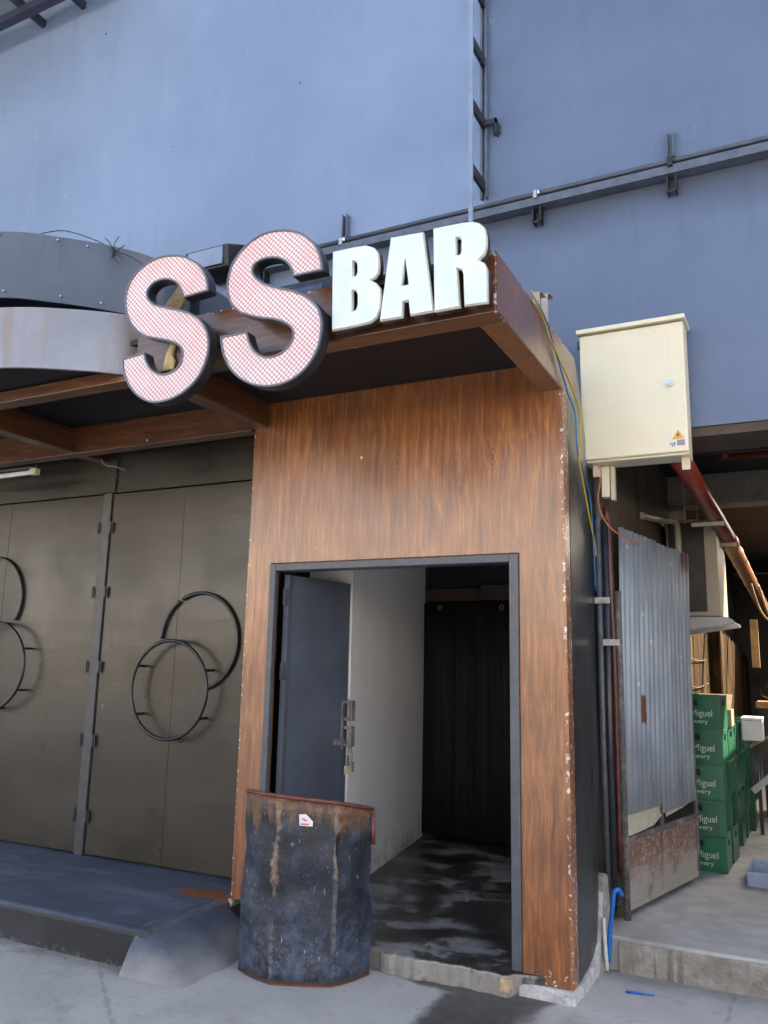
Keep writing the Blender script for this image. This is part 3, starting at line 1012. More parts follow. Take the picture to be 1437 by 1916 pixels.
# low canopy carried on to the left, over the steel doors
lc = thing('side_canopy', (-4.5, -0.5, 3.02), 'dark canopy on brown wood-grain beams over the steel double doors', 'canopy')
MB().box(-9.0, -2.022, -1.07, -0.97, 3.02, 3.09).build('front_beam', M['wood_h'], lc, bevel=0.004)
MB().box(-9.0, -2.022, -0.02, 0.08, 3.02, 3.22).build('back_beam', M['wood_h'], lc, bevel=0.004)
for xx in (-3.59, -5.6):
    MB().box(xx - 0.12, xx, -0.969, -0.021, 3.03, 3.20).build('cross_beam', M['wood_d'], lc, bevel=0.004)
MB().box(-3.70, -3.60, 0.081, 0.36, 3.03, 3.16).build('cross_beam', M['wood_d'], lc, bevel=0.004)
MB().box(-9.0, -2.022, -1.06, 0.60, 3.222, 3.25).build('soffit_board', M['soffit'], lc)
MB().tube(catmull([(-3.56, 0.20, 3.03), (-3.53, 0.22, 2.985), (-3.45, 0.25, 2.97), (-3.38, 0.27, 2.945)], 5), 0.006, 6).build('loose_wire', M['grey_wire'], lc, smooth=True)

# curved awning band
ca = thing('curved_awning', (-3.0, -1.2, 3.05), 'curved two-tier metal awning band, slate above and pale below, left of the sign', 'awning')
def band(path, z0, z1, th, zf=None):
    mb = MB()
    pts = catmull(path, 8)
    n = len(pts)
    vs = []
    for i, p in enumerate(pts):
        a = Vector(pts[min(i + 1, n - 1)]) - Vector(pts[max(i - 1, 0)])
        a.normalize()
        nx, ny = -a.y, a.x
        for (px, py, z) in ((p[0], p[1], z0), (p[0], p[1], z1), (p[0] + nx * th, p[1] + ny * th, z1), (p[0] + nx * th, p[1] + ny * th, z0)):
            vs.append((px, py, z))
    fs = []
    for i in range(n - 1):
        for k in range(4):
            l = (k + 1) % 4
            fs.append((i * 4 + k, i * 4 + l, (i + 1) * 4 + l, (i + 1) * 4 + k))
    fs += [(3, 2, 1, 0), tuple(range((n - 1) * 4, n * 4))]
    return mb.add(vs, fs)
lo_path = [(-7.5, -1.80), (-5.6, -1.86), (-4.3, -1.80), (-3.4, -1.655), (-2.64, -1.425), (-2.33, -1.262), (-2.12, -1.10), (-2.045, -0.98)]
up_path = [(-7.5, -1.78), (-5.6, -1.84), (-4.3, -1.76), (-3.5, -1.61), (-2.80, -1.385), (-2.545, -1.205), (-2.335, -0.99), (-2.225, -0.80), (-2.17, -0.55), (-2.15, 0.2)]
band(lo_path, 3.055, 3.395, 0.02).build('pale_band', M['band_lo'], ca, smooth=False)
band(up_path, 3.50, 3.895, 0.02).build('slate_band', M['band_up'], ca, smooth=False)
und = catmull(lo_path, 4)
MB().prism([(p[0] - 0.01, p[1] + 0.022) for p in und] + [(-2.045, -0.97), (-7.5, -0.97)], 'z', 3.10, 3.12).build('underside', M['soffit'], ca)
und2 = catmull(up_path, 4)
MB().prism([(p[0] - 0.01, p[1] + 0.022) for p in und2] + [(-7.5, 0.2)], 'z', 3.43, 3.45).build('shadow_board', M['darkblue'], ca)
MB().prism([(p[0] - 0.01, p[1] + 0.022) for p in und2] + [(-7.5, 0.2)], 'z', 3.84, 3.86).build('top_board', M['darkblue'], ca)
e_ = MB()
e_.box(-2.044, -2.030, -1.0, -0.5, 3.06, 3.40)
e_.build('end_plate', M['darkblue'], ca)
for (px, py, pz) in ((-2.80, -1.39, 3.87), (-2.545, -1.21, 3.87), (-2.43, -1.10, 3.86), (-2.74, -1.37, 3.53), (-2.50, -1.19, 3.53), (-2.36, -1.03, 3.53)):
    MB().tube([(px + 0.004, py - 0.012, pz), (px, py + 0.004, pz)], 0.006, 8).build('screw', M['chrome'], ca)
hw = MB()
for i in range(9):
    a = random.uniform(0, 2 * PI)
    p = Vector((-2.33, -0.99, 3.85))
    q = p + Vector((random.uniform(-.16, .10), random.uniform(-.05, .02), random.uniform(-.13, .10)))
    hw.tube(catmull([p, (p + q) / 2 + Vector((random.uniform(-.03, .03), -0.02, random.uniform(-.03, .03))), q], 4), 0.0028, 5)
hw.tube(catmull([(-2.62, -1.27, 3.90), (-2.52, -1.2, 3.93), (-2.42, -1.08, 3.915), (-2.33, -0.99, 3.87), (-2.2, -0.95, 3.80), (-2.05, -0.95, 3.66)], 5), 0.003, 5)
tag(hw.build('frayed_wires', M['black'], None, smooth=True), 'tangle of frayed dark wires on the top edge of the curved awning', 'wires')

# ------------------------------------------------------------------ steel doors on the left
DY = 0.33
dw = thing('door_surround', (-3.55, DY, 0.19), 'brown grey steel post and head panel framing the double doors', 'door surround')
MB().box(-3.618, -3.535, DY - 0.014, DY + 0.05, 0.192, 2.79).build('centre_post', M['post'], dw, bevel=0.004)
MB().box(-9.0, -2.012, DY - 0.004, DY + 0.05, 2.792, 3.21).build('head_panel', M['door_panel'], dw)
MB().box(-9.0, -2.012, DY + 0.052, DY + 0.06, 0.1925, 3.21).build('added_dark_sheet', M['soffit'], dw)  # dark sheet added behind the doors to keep daylight out of the gaps
MB().box(-3.64, -3.50, DY - 0.022, DY - 0.005, 2.795, 3.05).build('head_post', M['door_panel'], dw, bevel=0.004)

def ring_pts(c, r, a0=0.0, a1=2 * PI, n=56):
    return [(c[0] + r * math.cos(a0 + (a1 - a0) * i / n), c[1], c[2] + r * math.sin(a0 + (a1 - a0) * i / n)) for i in range(n + 1)]

def steel_door(x0, x1, seam, c1, c2, gap, hinge_x, label):
    t = thing('steel_door', ((x0 + x1) / 2, DY, 0.2), label, 'door', 'steel doors left of the entrance')
    mb = MB()
    mb.box(x0, x1, DY, DY + 0.04, 0.205, 2.782)
    mb.build('panel', M['door_panel'], t, bevel=0.003)
    MB().box(seam - 0.018, seam + 0.018, DY - 0.002, DY - 0.0002, 0.21, 2.74).build('seam_strip', M['door_panel'], t)
    r1 = MB()
    r1.tube(ring_pts(c1, 0.328)[:-1], 0.0125, 10, True)
    r1.build('front_ring', M['blackpipe'], t, smooth=True)
    r2 = MB()
    segs, cur = [], []
    n = 90
    for i in range(n + 1):
        a = gap[0] + (gap[1] - gap[0]) * i / n
        cur.append((c2[0] + 0.328 * math.cos(a), c2[1], c2[2] + 0.328 * math.sin(a)))
    cut = int(n * gap[2])
    r2.tube(cur[:cut], 0.0125, 10)
    if cut < n:
        r2.tube(cur[cut + 1:], 0.0125, 10)
    r2.build('back_ring', M['blackpipe'], t, smooth=True)
    pg = MB()
    for a in (0.42, 2.66, 3.7, -0.58, 1.5, -1.4):
        p = (c1[0] + 0.328 * math.cos(a), c1[1], c1[2] + 0.328 * math.sin(a))
        pg.tube([p, (p[0], DY, p[2])], 0.009, 8)
    pg.build('pegs', M['blackpipe'], t, smooth=True)
    for z in (2.523, 2.038, 1.492, 0.973, 0.459):
        h = MB()
        h.tube([(hinge_x, DY - 0.020, z - 0.045), (hinge_x, DY - 0.020, z + 0.045)], 0.008, 8)
        h.box(hinge_x - 0.018, hinge_x + 0.018, DY - 0.018, DY - 0.013, z - 0.035, z + 0.035)
        h.build('hinge', M['darkblue'], t, smooth=False)
    return t

steel_door(-3.525, -2.012, -2.85, (-2.797, 0.245, 1.356), (-2.620, 0.315, 1.685), (3.10, -1.30, 0.225), -3.515,
           'brown grey steel door beside the wood pillar, with two whole overlapping ring handles')
steel_door(-5.14, -3.63, -4.653, (-4.549, 0.245, 1.484), (-4.730, 0.315, 2.01), (3.7, -0.55, 1.1), -3.640,
           'brown grey steel door cut off by the picture edge under the lamp tube')

# ------------------------------------------------------------------ sign letters
S1A = [-1.42,3.332,-1.434,3.4,-1.472,3.465,-1.533,3.521,-1.604,3.559,-1.687,3.58,-1.77,3.583,-1.852,3.561,-1.92,3.515,-1.958,3.458,-1.969,3.391,-1.951,3.308,-1.904,3.231,-1.832,3.172,-1.764,3.143,-1.68,3.118,-1.609,3.09,-1.57,3.056,-1.558,3.013,-1.576,2.969,-1.625,2.944,-1.687,2.944,-1.748,2.977,-1.785,3.025,-1.804,3.075]
S1B = [-1.953,3.063,-1.943,3.006,-1.916,2.944,-1.868,2.881,-1.804,2.83,-1.731,2.8,-1.651,2.795,-1.563,2.812,-1.489,2.852,-1.434,2.907,-1.402,2.979,-1.394,3.05,-1.41,3.117,-1.45,3.179,-1.509,3.227,-1.59,3.264,-1.685,3.298,-1.758,3.326,-1.803,3.364,-1.815,3.405,-1.786,3.438,-1.734,3.45,-1.675,3.44,-1.626,3.411,-1.597,3.367,-1.575,3.324]
S2A = [-0.769,3.303,-0.779,3.362,-0.805,3.425,-0.851,3.485,-0.912,3.527,-0.992,3.556,-1.084,3.566,-1.166,3.548,-1.236,3.504,-1.286,3.444,-1.307,3.37,-1.305,3.3,-1.282,3.24,-1.237,3.191,-1.172,3.157,-1.1,3.13,-1.018,3.107,-0.958,3.078,-0.922,3.042,-0.92,2.998,-0.947,2.96,-0.999,2.935,-1.058,2.936,-1.11,2.964,-1.148,3.01,-1.173,3.078]
S2B = [-1.329,3.078,-1.313,3.001,-1.276,2.924,-1.22,2.863,-1.151,2.818,-1.07,2.791,-0.991,2.785,-0.915,2.798,-0.85,2.834,-0.801,2.886,-0.771,2.948,-0.761,3.022,-0.768,3.083,-0.793,3.139,-0.848,3.193,-0.917,3.233,-1.007,3.268,-1.079,3.301,-1.132,3.339,-1.158,3.38,-1.149,3.41,-1.107,3.426,-1.046,3.422,-0.989,3.399,-0.947,3.354,-0.928,3.304]
B0 = [-0.748,3.411,-0.631,3.409,-0.574,3.405,-0.531,3.383,-0.512,3.355,-0.504,3.301,-0.507,3.258,-0.524,3.236,-0.546,3.23,-0.517,3.211,-0.495,3.18,-0.491,3.131,-0.493,3.088,-0.509,3.048,-0.543,3.028,-0.619,3.024,-0.738,3.023]
B1 = [-0.637,3.339,-0.624,3.336,-0.617,3.317,-0.616,3.28,-0.622,3.266,-0.634,3.266]
B2 = [-0.636,3.197,-0.62,3.194,-0.611,3.172,-0.61,3.123,-0.617,3.103,-0.633,3.098]
A0 = [-0.451,3.413,-0.293,3.404,-0.238,3.025,-0.35,3.026,-0.359,3.096,-0.383,3.095,-0.385,3.025,-0.497,3.027]
A1 = [-0.376,3.3,-0.361,3.173,-0.389,3.172]
R0 = [-0.247,3.409,-0.11,3.404,-0.064,3.397,-0.035,3.384,-0.012,3.359,-0.002,3.319,-0.002,3.272,-0.012,3.237,-0.037,3.217,-0.011,3.197,-0.0,3.168,0.003,3.018,-0.102,3.023,-0.107,3.165,-0.113,3.188,-0.132,3.196,-0.119,3.022,-0.237,3.022]
R1 = [-0.137,3.337,-0.122,3.336,-0.116,3.32,-0.116,3.273,-0.122,3.26,-0.136,3.259]
def pr(l):
    return [(l[i], l[i + 1]) for i in range(0, len(l), 2)]
def area(l):
    return sum(l[i][0] * l[(i + 1) % len(l)][1] - l[(i + 1) % len(l)][0] * l[i][1] for i in range(len(l))) / 2
def ccw(l):
    return l if area(l) > 0 else l[::-1]
def inset(lp, d):
    lp = ccw(lp)
    out = []
    n = len(lp)
    for i in range(n):
        a, b, c = Vector(lp[i - 1]), Vector(lp[i]), Vector(lp[(i + 1) % n])
        e1, e2 = (b - a).normalized(), (c - b).normalized()
        n1, n2 = Vector((-e1.y, e1.x)), Vector((-e2.y, e2.x))
        m = (n1 + n2)
        m = m / max(m.length_squared / 2, 0.5) if m.length > 1e-6 else n1
        out.append(tuple(b + m * d))
    return out
SIGN = 'channel letters of the bar sign'
def led_letter(a, b, label):
    lp = ccw(catmull(pr(a), 4) + catmull(pr(b), 4))
    cx = sum(p[0] for p in lp) / len(lp)
    t = thing('sign_letter', (cx, -1.2, min(p[1] for p in lp)), label, 'sign letter', SIGN)
    curve_mesh('casing', [lp], 0.055, M['casing'], t, -1.230)
    curve_mesh('trim_rim', [lp, inset(lp, 0.0085)[::-1]], 0.012, M['trim'], t, -1.2425)
    curve_mesh('dotted_face', [inset(lp, 0.009)], 0.006, M['led'], t, -1.2370)
    return t
led_letter(S1A, S1B, 'big letter S of pink white LED dots, beside the curved awning, leftmost of the sign')
led_letter(S2A, S2B, 'big letter S of pink white LED dots, standing right before the white letter B')
def plain_letter(loops, label):
    ls = [pr(l) for l in loops]
    t = thing('sign_letter', (sum(p[0] for p in ls[0]) / len(ls[0]), -1.15, 3.02), label, 'sign letter', SIGN)
    outer = ccw(ls[0])
    holes = [ccw(h)[::-1] for h in ls[1:]]
    curve_mesh('casing', [outer] + holes, 0.030, M['casing'], t, -1.178)
    curve_mesh('cream_edge', [outer] + holes, 0.010, M['cream_edge'], t, -1.1885)
    curve_mesh('white_face', [inset(outer, 0.004)] + [inset(h, -0.004)[::-1] for h in ls[1:]], 0.008, M['white_face'], t, -1.1965)
    return t
plain_letter([B0, B1, B2], 'white block letter B with dark edges')
plain_letter([A0, A1], 'white block letter A with dark edges')
plain_letter([R0, R1], 'white block letter R with dark edges, at the canopy corner')
for (x0, x1, y0, z0, z1, lb) in ((-1.49, -1.42, -1.174, 3.10, 3.14, 'dark steel bracket behind the lower bowl of the leftmost letter S'),
                             (-0.86, -0.80, -1.174, 3.10, 3.14, 'dark steel bracket behind the lower bowl of the second letter S'),
                             (-1.27, -1.22, -1.174, 3.27, 3.30, 'dark steel bracket behind the upper left of the second letter S'),
                             (-0.72, -0.06, -1.146, 3.225, 3.240, 'long dark steel bar behind the white letters B, A and R')):
    tag(MB().box(x0, x1, y0, -1.079, z0, z1).build('sign_bracket', M['black']), lb, 'bracket', 'steel brackets behind the sign letters')

fm = MB()
fm.prism([(-1.815, 3.030), (-1.745, 3.025), (-1.738, 3.075), (-1.755, 3.11), (-1.742, 3.16), (-1.77, 3.165), (-1.795, 3.12)], 'y', -1.098, -1.078)
tag(fm.build('foam_blob', M['foam'], bevel=0.006), 'blob of yellow sealing foam on the fascia seen through the leftmost letter', 'foam')
sw = MB()
sw.beam((-1.94, -1.00, 3.33), (-1.79, -0.98, 3.53), 0.09, 0.025, (0, 1, 0.3))
tag(sw.build('timber_offcut', M['raw_wood'], bevel=0.003), 'pale timber offcut standing on the canopy behind the leftmost letter', 'timber')

fl = thing('floodlight', (-1.66, -0.85, 3.32), 'small black floodlight on a bracket between the two big letters', 'floodlight')
MB().prism([(-0.97, 3.62), (-0.93, 3.60), (-0.74, 3.66), (-0.72, 3.80), (-0.80, 3.82), (-0.98, 3.74)], 'x', -1.82, -1.53).build('housing', M['black'], fl, bevel=0.008)
MB().box(-1.79, -1.56, -0.985, -0.975, 3.63, 3.73).build('glass', M['strip'], fl)
g_ = MB()
g_.box(-1.84, -1.828, -0.90, -0.82, 3.32, 3.72)
g_.box(-1.522, -1.51, -0.90, -0.82, 3.32, 3.72)
g_.box(-1.84, -1.51, -0.90, -0.82, 3.319, 3.332)
g_.build('bracket', M['black'], fl)
dv = thing('driver_box', (-1.1, -0.7, 3.32), 'dark sign driver box on the canopy roof behind the second big letter', 'driver box')
MB().box(-1.28, -0.95, -0.85, -0.60, 3.319, 3.50).build('case', M['darkblue'], dv, bevel=0.01)
MB().box(-1.22, -1.01, -0.857, -0.851, 3.36, 3.46).build('cover_plate', M['rail'], dv)

# paint flaking: pale clips left on the canopy roof edge
for i, (xx, yy, zz, lb) in enumerate(((-0.085, 0.02, 3.59, 'pale metal clip on the canopy roof, the one nearer the wall'),
                                  (-0.085, -0.14, 3.53, 'pale metal clip on the canopy roof, the one nearer the sign'))):
    mb = MB()
    mb.box(xx - 0.018, xx + 0.018, yy - 0.035, yy - 0.031, 3.319, zz)
    mb.box(xx - 0.03, xx + 0.03, yy - 0.031, yy + 0.045, zz - 0.004, zz)
    tag(mb.build('roof_clip', M['beige'], bevel=0.001), lb, 'clip', 'pale clips on the canopy roof')

# ------------------------------------------------------------------ things on the tall wall
ld = thing('ladder_truss', (-0.70, 0.6, 4.7), 'steel ladder truss standing out of the wall above the letter R', 'truss')
MB().box(-0.715, -0.685, 0.455, 0.470, 4.35, 11.0).build('front_chord', M['strip'], ld)
MB().box(-0.728, -0.712, 0.715, 0.748, 4.74, 11.0).build('wall_channel', M['rail'], ld)
MB().box(-0.690, -0.676, 0.715, 0.748, 4.74, 11.0).build('wall_channel', M['rail'], ld)
for k in range(14):
    z = 4.785 + k * 0.487
    MB().box(-0.714, -0.69, 0.471, 0.714, z, z + 0.075).build('rung', M['black'], ld)
br = MB()
br.box(-0.70, -0.60, 0.690, 0.712, 5.275, 5.315)
br.box(-0.612, -0.600, 0.69, W, 5.20, 5.315)
br.box(-0.64, -0.585, 0.742, W - 0.002, 5.215, 5.29)
br.build('side_bracket', M['darkblue'], ld)

rl = thing('wall_rail', (0, 0.7, 4.7), 'long painted steel channel rail with conduit running level across the tall wall', 'rail')
rr = MB()
rr.box(-3.0, 6.5, 0.66, 0.700, 4.560, 4.575)
rr.box(-3.0, 6.5, 0.66, 0.668, 4.575, 4.615)
rr.box(-3.0, 6.5, 0.70, W - 0.002, 4.560, 4.600)
rr.build('channel', M['rail'], rl, bevel=0.002)
rr = MB()
rr.tube([(-3.0, 0.705, 4.665), (6.5, 0.705, 4.665)], 0.017, 10)
rr.build('conduit', M['railred'], rl, smooth=True)
for xx in (-2.52, -1.80, -0.32, 0.53, 2.1):
    mb = MB()
    mb.box(xx - 0.022, xx - 0.014, 0.70, W - 0.002, 4.70, 4.88)
    mb.box(xx + 0.014, xx + 0.022, 0.70, W - 0.002, 4.70, 4.88)
    mb.box(xx - 0.013, xx + 0.013, 0.740, W - 0.003, 4.70, 4.88)
    if xx != -0.32:
        mb.build('slotted_upright', M['rail'], rl)
    mb = MB()
    mb.box(xx - 0.03, xx - 0.02, 0.672, W - 0.003, 4.45, 4.558)
    mb.box(xx + 0.02, xx + 0.03, 0.672, W - 0.003, 4.45, 4.558)
    mb.tube([(xx - 0.03, 0.70, 4.46), (xx + 0.03, 0.70, 4.46)], 0.012, 8)
    mb.build('hanger', M['black'], rl)
    mb = MB()
    mb.tube([(xx, 0.652, 4.600), (xx, 0.652, 4.650)], 0.016, 8)
    mb.tube([(xx - 0.02, 0.70, 4.665), (xx + 0.02, 0.70, 4.665)], 0.026, 10)
    mb.build('clamp', M['chrome'] if xx < 0 else M['black'], rl)

tr = thing('eave_frame', (-6, 0.4, 7.8), 'dark navy steel eave frame with sheet roof at the top left corner', 'eave')
MB().box(-14, -4.2, 0.44, 0.52, 7.80, 7.885).build('purlin', M['purlin'], tr)
for xx in (-5.46, -4.9, -6.4, -7.4):
    MB().beam((xx, -1.2, 7.93), (xx, W - 0.002, 7.93), 0.05, 0.075).build('rafter', M['purlin'], tr)
MB().box(-14, -4.3, -1.3, W - 0.003, 8.15, 8.18).build('roof_sheet', M['transl'], tr)

# ------------------------------------------------------------------ electrical cabinet
eb = thing('electrical_cabinet', (0.27, 0.62, 2.72), 'cream metal electrical cabinet with a lock hung on the tall wall', 'cabinet')
MB().box(-0.018, 0.570, 0.545, 0.722, 2.745, 3.545).build('body', M['cream'], eb, bevel=0.006)
dr = MB()
dr.box(-0.022, 0.572, 0.520, 0.543, 2.758, 3.530)
d_ = dr.build('door', M['cream'], eb, bevel=0.008)
MB().prism([(0.490, 3.535), (0.745, 3.548), (0.745, 3.572), (0.490, 3.562)], 'x', -0.034, 0.586).build('rain_hood', M['cream'], eb, bevel=0.004)
for z in (2.852, 3.479):
    MB().box(-0.036, -0.022, 0.522, 0.545, z - 0.022, z + 0.022).build('hinge', M['black'], eb)
lk = MB()
lk.tube([(0.489, 0.519, 3.164), (0.489, 0.508, 3.164)], 0.022, 16)
lk.tube([(0.489, 0.508, 3.164), (0.489, 0.500, 3.164)], 0.013, 12)
lk.build('lock', M['chrome'], d_, smooth=False)
tri = MB()
tri.prism([(0.484, 2.830), (0.553, 2.834), (0.519, 2.886)], 'y', 0.5182, 0.5196)
tri.build('warning_triangle', M['yellow_sign'], d_)
MB().prism([(0.522, 2.874), (0.510, 2.855), (0.517, 2.855), (0.513, 2.838), (0.527, 2.860), (0.519, 2.860)], 'y', 0.5168, 0.5178).build('bolt_symbol', M['ink'], d_)
MB().box(0.468, 0.558, 0.5182, 0.5196, 2.787, 2.828).build('white_sticker', M['white_st'], d_)
MB().box(0.512, 0.553, 0.5168, 0.5178, 2.794, 2.826).build('grey_sticker', M['grey_st'], d_)
ink = MB()
for a, b in ((0, 0), (0.010, 0.002), (0.004, 0.012), (0.013, 0.013), (-0.008, 0.011)):
    ink.box(0.484 + a, 0.490 + a, 0.5168, 0.5178, 2.792 + b, 2.801 + b)
ink.build('sticker_symbols', M['ink'], d_)
for xx in (0.045, 0.545):
    mb = MB()
    mb.box(xx - 0.022, xx + 0.022, 0.600, 0.606, 2.672, 2.745)
    mb.tube([(xx + 0.004, 0.599, 2.702), (xx + 0.004, 0.597, 2.702)], 0.005, 8)
    mb.build('mounting_tab', M['creamtab'], eb)

# trunking and pipes in the corner below
tk = thing('cable_trunking', (0.10, 0.66, 2.54), 'short cream cable trunking hanging below the electrical cabinet', 'trunking')
MB().box(0.062, 0.108, 0.64, 0.70, 2.555, 2.742).build('wide_duct', M['cream'], tk, bevel=0.003)
MB().box(0.113, 0.136, 0.65, 0.70, 2.535, 2.742).build('narrow_duct', M['creamtab'], tk, bevel=0.003)
mb = MB()
mb.tube([(0.028, 0.67, 2.75), (0.028, 0.67, 1.2), (0.036, 0.67, 0.42)], 0.020, 12)
tag(mb.build('grey_conduit', M['conduit'], smooth=True), 'dull grey conduit, outermost of the pipes on the black side wall', 'conduit')
cb = thing('black_conduit', (0.062, 0.67, 0.3), 'glossy black conduit beside the grey one, clamped in two places', 'conduit')
MB().tube([(0.070, 0.66, 2.42), (0.064, 0.66, 1.2), (0.068, 0.66, 0.30)], 0.020, 12).build('pipe', M['conduit_b'], cb, smooth=True)
for (z, xa, xb) in ((1.945, 0.005, 0.092), (1.705, 0.045, 0.14)):
    k = MB()
    k.box(xa, xb, 0.632, 0.640, z - 0.018, z + 0.018)
    k.box(xa, xa + 0.006, 0.640, 0.70, z - 0.018, z + 0.018)
    k.build('pipe_clamp', M['steel'], cb)
mb = MB()
mb.tube(catmull([(0.074, 0.69, 2.50), (0.080, 0.69, 2.2), (0.098, 0.69, 1.6), (0.098, 0.69, 0.45)], 4), 0.019, 10)
tag(mb.build('red_conduit', M['conduit_r'], smooth=True), 'dark red conduit rising behind the black pipe near the gate', 'conduit')
mb = MB()
mb.tube([(0.128, 0.685, 2.00), (0.126, 0.685, 1.80), (0.124, 0.685, 0.22)], 0.020, 10)
tag(mb.build('gate_post', M['old_steel'], smooth=True), 'flaking grey steel post carrying the corrugated gate', 'post')
mb = MB()
mb.tube(catmull([(0.125, 0.56, 0.375), (0.108, 0.535, 0.405), (0.088, 0.528, 0.385), (0.080, 0.525, 0.32), (0.062, 0.525, 0.18), (0.050, 0.525, 0.045)], 5), 0.0125, 10)
tag(mb.build('blue_water_pipe', M['blue_pvc'], smooth=True), 'bright blue plastic water pipe bent over at the gate foot', 'pipe')
mb = MB()
mb.tube(catmull([(0.036, 0.500, 0.262), (0.037, 0.500, 0.22), (0.042, 0.500, 0.12), (0.048, 0.500, 0.01)], 4), 0.0105, 10)
tag(mb.build('white_pipe', M['white_pvc'], smooth=True), 'short white plastic pipe sticking out of broken concrete beside the blue pipe', 'pipe')

# loose wires
mb = MB()
mb.tube(catmull([(0.012, -0.60, 3.33), (0.014, -0.37, 3.252), (0.018, -0.30, 3.20), (0.02, -0.18, 3.165), (0.03, 0.069, 3.072), (0.03, 0.266, 2.962), (0.04, 0.22, 2.805), (0.035, 0.21, 2.668),
                 (0.03, 0.349, 2.517), (0.03, 0.465, 2.368), (0.03, 0.55, 2.282), (0.02, 0.63, 2.20)], 5), 0.0052, 6)
tag(mb.build('yellow_cable', M['yellow_wire'], smooth=True), 'yellow cable trailing from the canopy roof down the side wall', 'cable')
mb = MB()
mb.tube(catmull([(0.006, -0.50, 3.325), (0.008, -0.328, 3.284), (0.014, -0.108, 3.133), (0.02, 0.041, 3.017), (0.03, 0.151, 2.929), (0.03, 0.183, 2.739),
                 (0.03, 0.275, 2.67), (0.03, 0.445, 2.552), (0.03, 0.506, 2.375), (0.02, 0.6, 2.0)], 5), 0.0048, 6)
tag(mb.build('blue_cable', M['blue_wire'], smooth=True), 'blue cable hanging beside the yellow one on the side wall', 'cable')
mb = MB()
mb.tube(catmull([(0.055, 0.60, 2.75), (0.060, 0.61, 2.64), (0.045, 0.61, 2.55), (0.06, 0.60, 2.46), (0.10, 0.60, 2.38), (0.15, 0.66, 2.33), (0.22, 0.9, 2.30)], 5), 0.0045, 6)
tag(mb.build('orange_cable', M['orange_wire'], smooth=True), 'thin orange cable looping below the cabinet to the gate', 'cable')
mb = MB()
mb.tube(catmull([(-0.045, 0.70, 3.36), (-0.02, 0.70, 3.33), (0.0, 0.69, 3.26), (-0.02, 0.68, 3.20)], 5), 0.011, 6)
tag(mb.build('red_cable', M['red_wire'], smooth=True), 'short red cable looping out behind the cream cabinet', 'cable')

# ------------------------------------------------------------------ inside the doorway
dl = thing('entrance_door', (-1.75, 0.10, 0.11), 'blue grey steel door swung inward into the dark entrance', 'door')
def leaf_box(x0, x1, y0, y1, z0, z1, mb):
    # along the leaf: u from hinge to free edge, w across it
    h, e = Vector((-1.752, 0.085, 0)), Vector((-1.668, 0.720, 0))
    d = (e - h).normalized()
    n = Vector((d.y, -d.x, 0))
    vs = []
    for z in (z0, z1):
        for (u, w) in ((x0, y0), (x1, y0), (x1, y1), (x0, y1)):
            p = h + d * u + n * w
            vs.append((p.x, p.y, z))
    return mb.add(vs, [(0, 3, 2, 1), (4, 5, 6, 7), (0, 1, 5, 4), (1, 2, 6, 5), (2, 3, 7, 6), (3, 0, 4, 7)])
leaf_box(0.0, 0.642, -0.038, 0.0, 0.115, 2.09, MB()).build('leaf', M['leaf'], dl, bevel=0.003)
leaf_box(0.0, 0.035, 0.001, 0.006, 0.115, 2.09, MB()).build('edge_strip', M['frame'], dl)
for z in (0.7, 1.5, 1.95):
    leaf_box(-0.028, 0.0, -0.02, 0.0, z - 0.05, z + 0.05, MB()).build('hinge', M['frame'], dl)
hd = MB()
leaf_box(0.575, 0.600, 0.001, 0.010, 1.00, 1.31, hd)
for z0, z1 in ((1.185, 1.315), (1.02, 1.150)):
    leaf_box(0.600, 0.640, 0.045, 0.068, z0, z1, hd)
    leaf_box(0.600, 0.640, 0.001, 0.045, z1 - 0.020, z1, hd)
    leaf_box(0.600, 0.640, 0.001, 0.045, z0, z0 + 0.020, hd)
leaf_box(0.50, 0.60, 0.001, 0.022, 1.035, 1.070, hd)
hd.build('handle', M['steel'], dl, bevel=0.002)
pk = thing('padlock', (-1.62, 0.70, 0.86), 'brass padlock with keys hanging from the open door handle', 'padlock')
ps = MB()
leaf_box(0.595, 0.640, 0.020, 0.048, 0.845, 0.900, ps)
ps.build('lock_body', M['creamtab'], pk, bevel=0.003)
ps = MB()
h0, e0 = Vector((-1.752, 0.085, 0)), Vector((-1.668, 0.720, 0))
dd = (e0 - h0).normalized()
nn = Vector((dd.y, -dd.x, 0))
def lp(u, w, z):
    p = h0 + dd * u + nn * w
    return (p.x, p.y, z)
ps.tube(catmull([lp(.606, .03, .90), lp(.606, .03, .945), lp(.617, .03, .962), lp(.629, .03, .945), lp(.629, .03, .90)], 4), 0.006, 6)
ps.build('shackle', M['chrome'], pk, smooth=True)
ps = MB()
ps.tube([lp(.617 + .028 * math.cos(a), .050, 0.960 + .055 * math.sin(a)) for a in [i * 2 * PI / 20 for i in range(20)]], 0.0035, 5, True)
leaf_box(0.640, 0.662, 0.050, 0.054, 0.86, 0.925, ps)
ps.build('key_ring', M['steel'], pk)

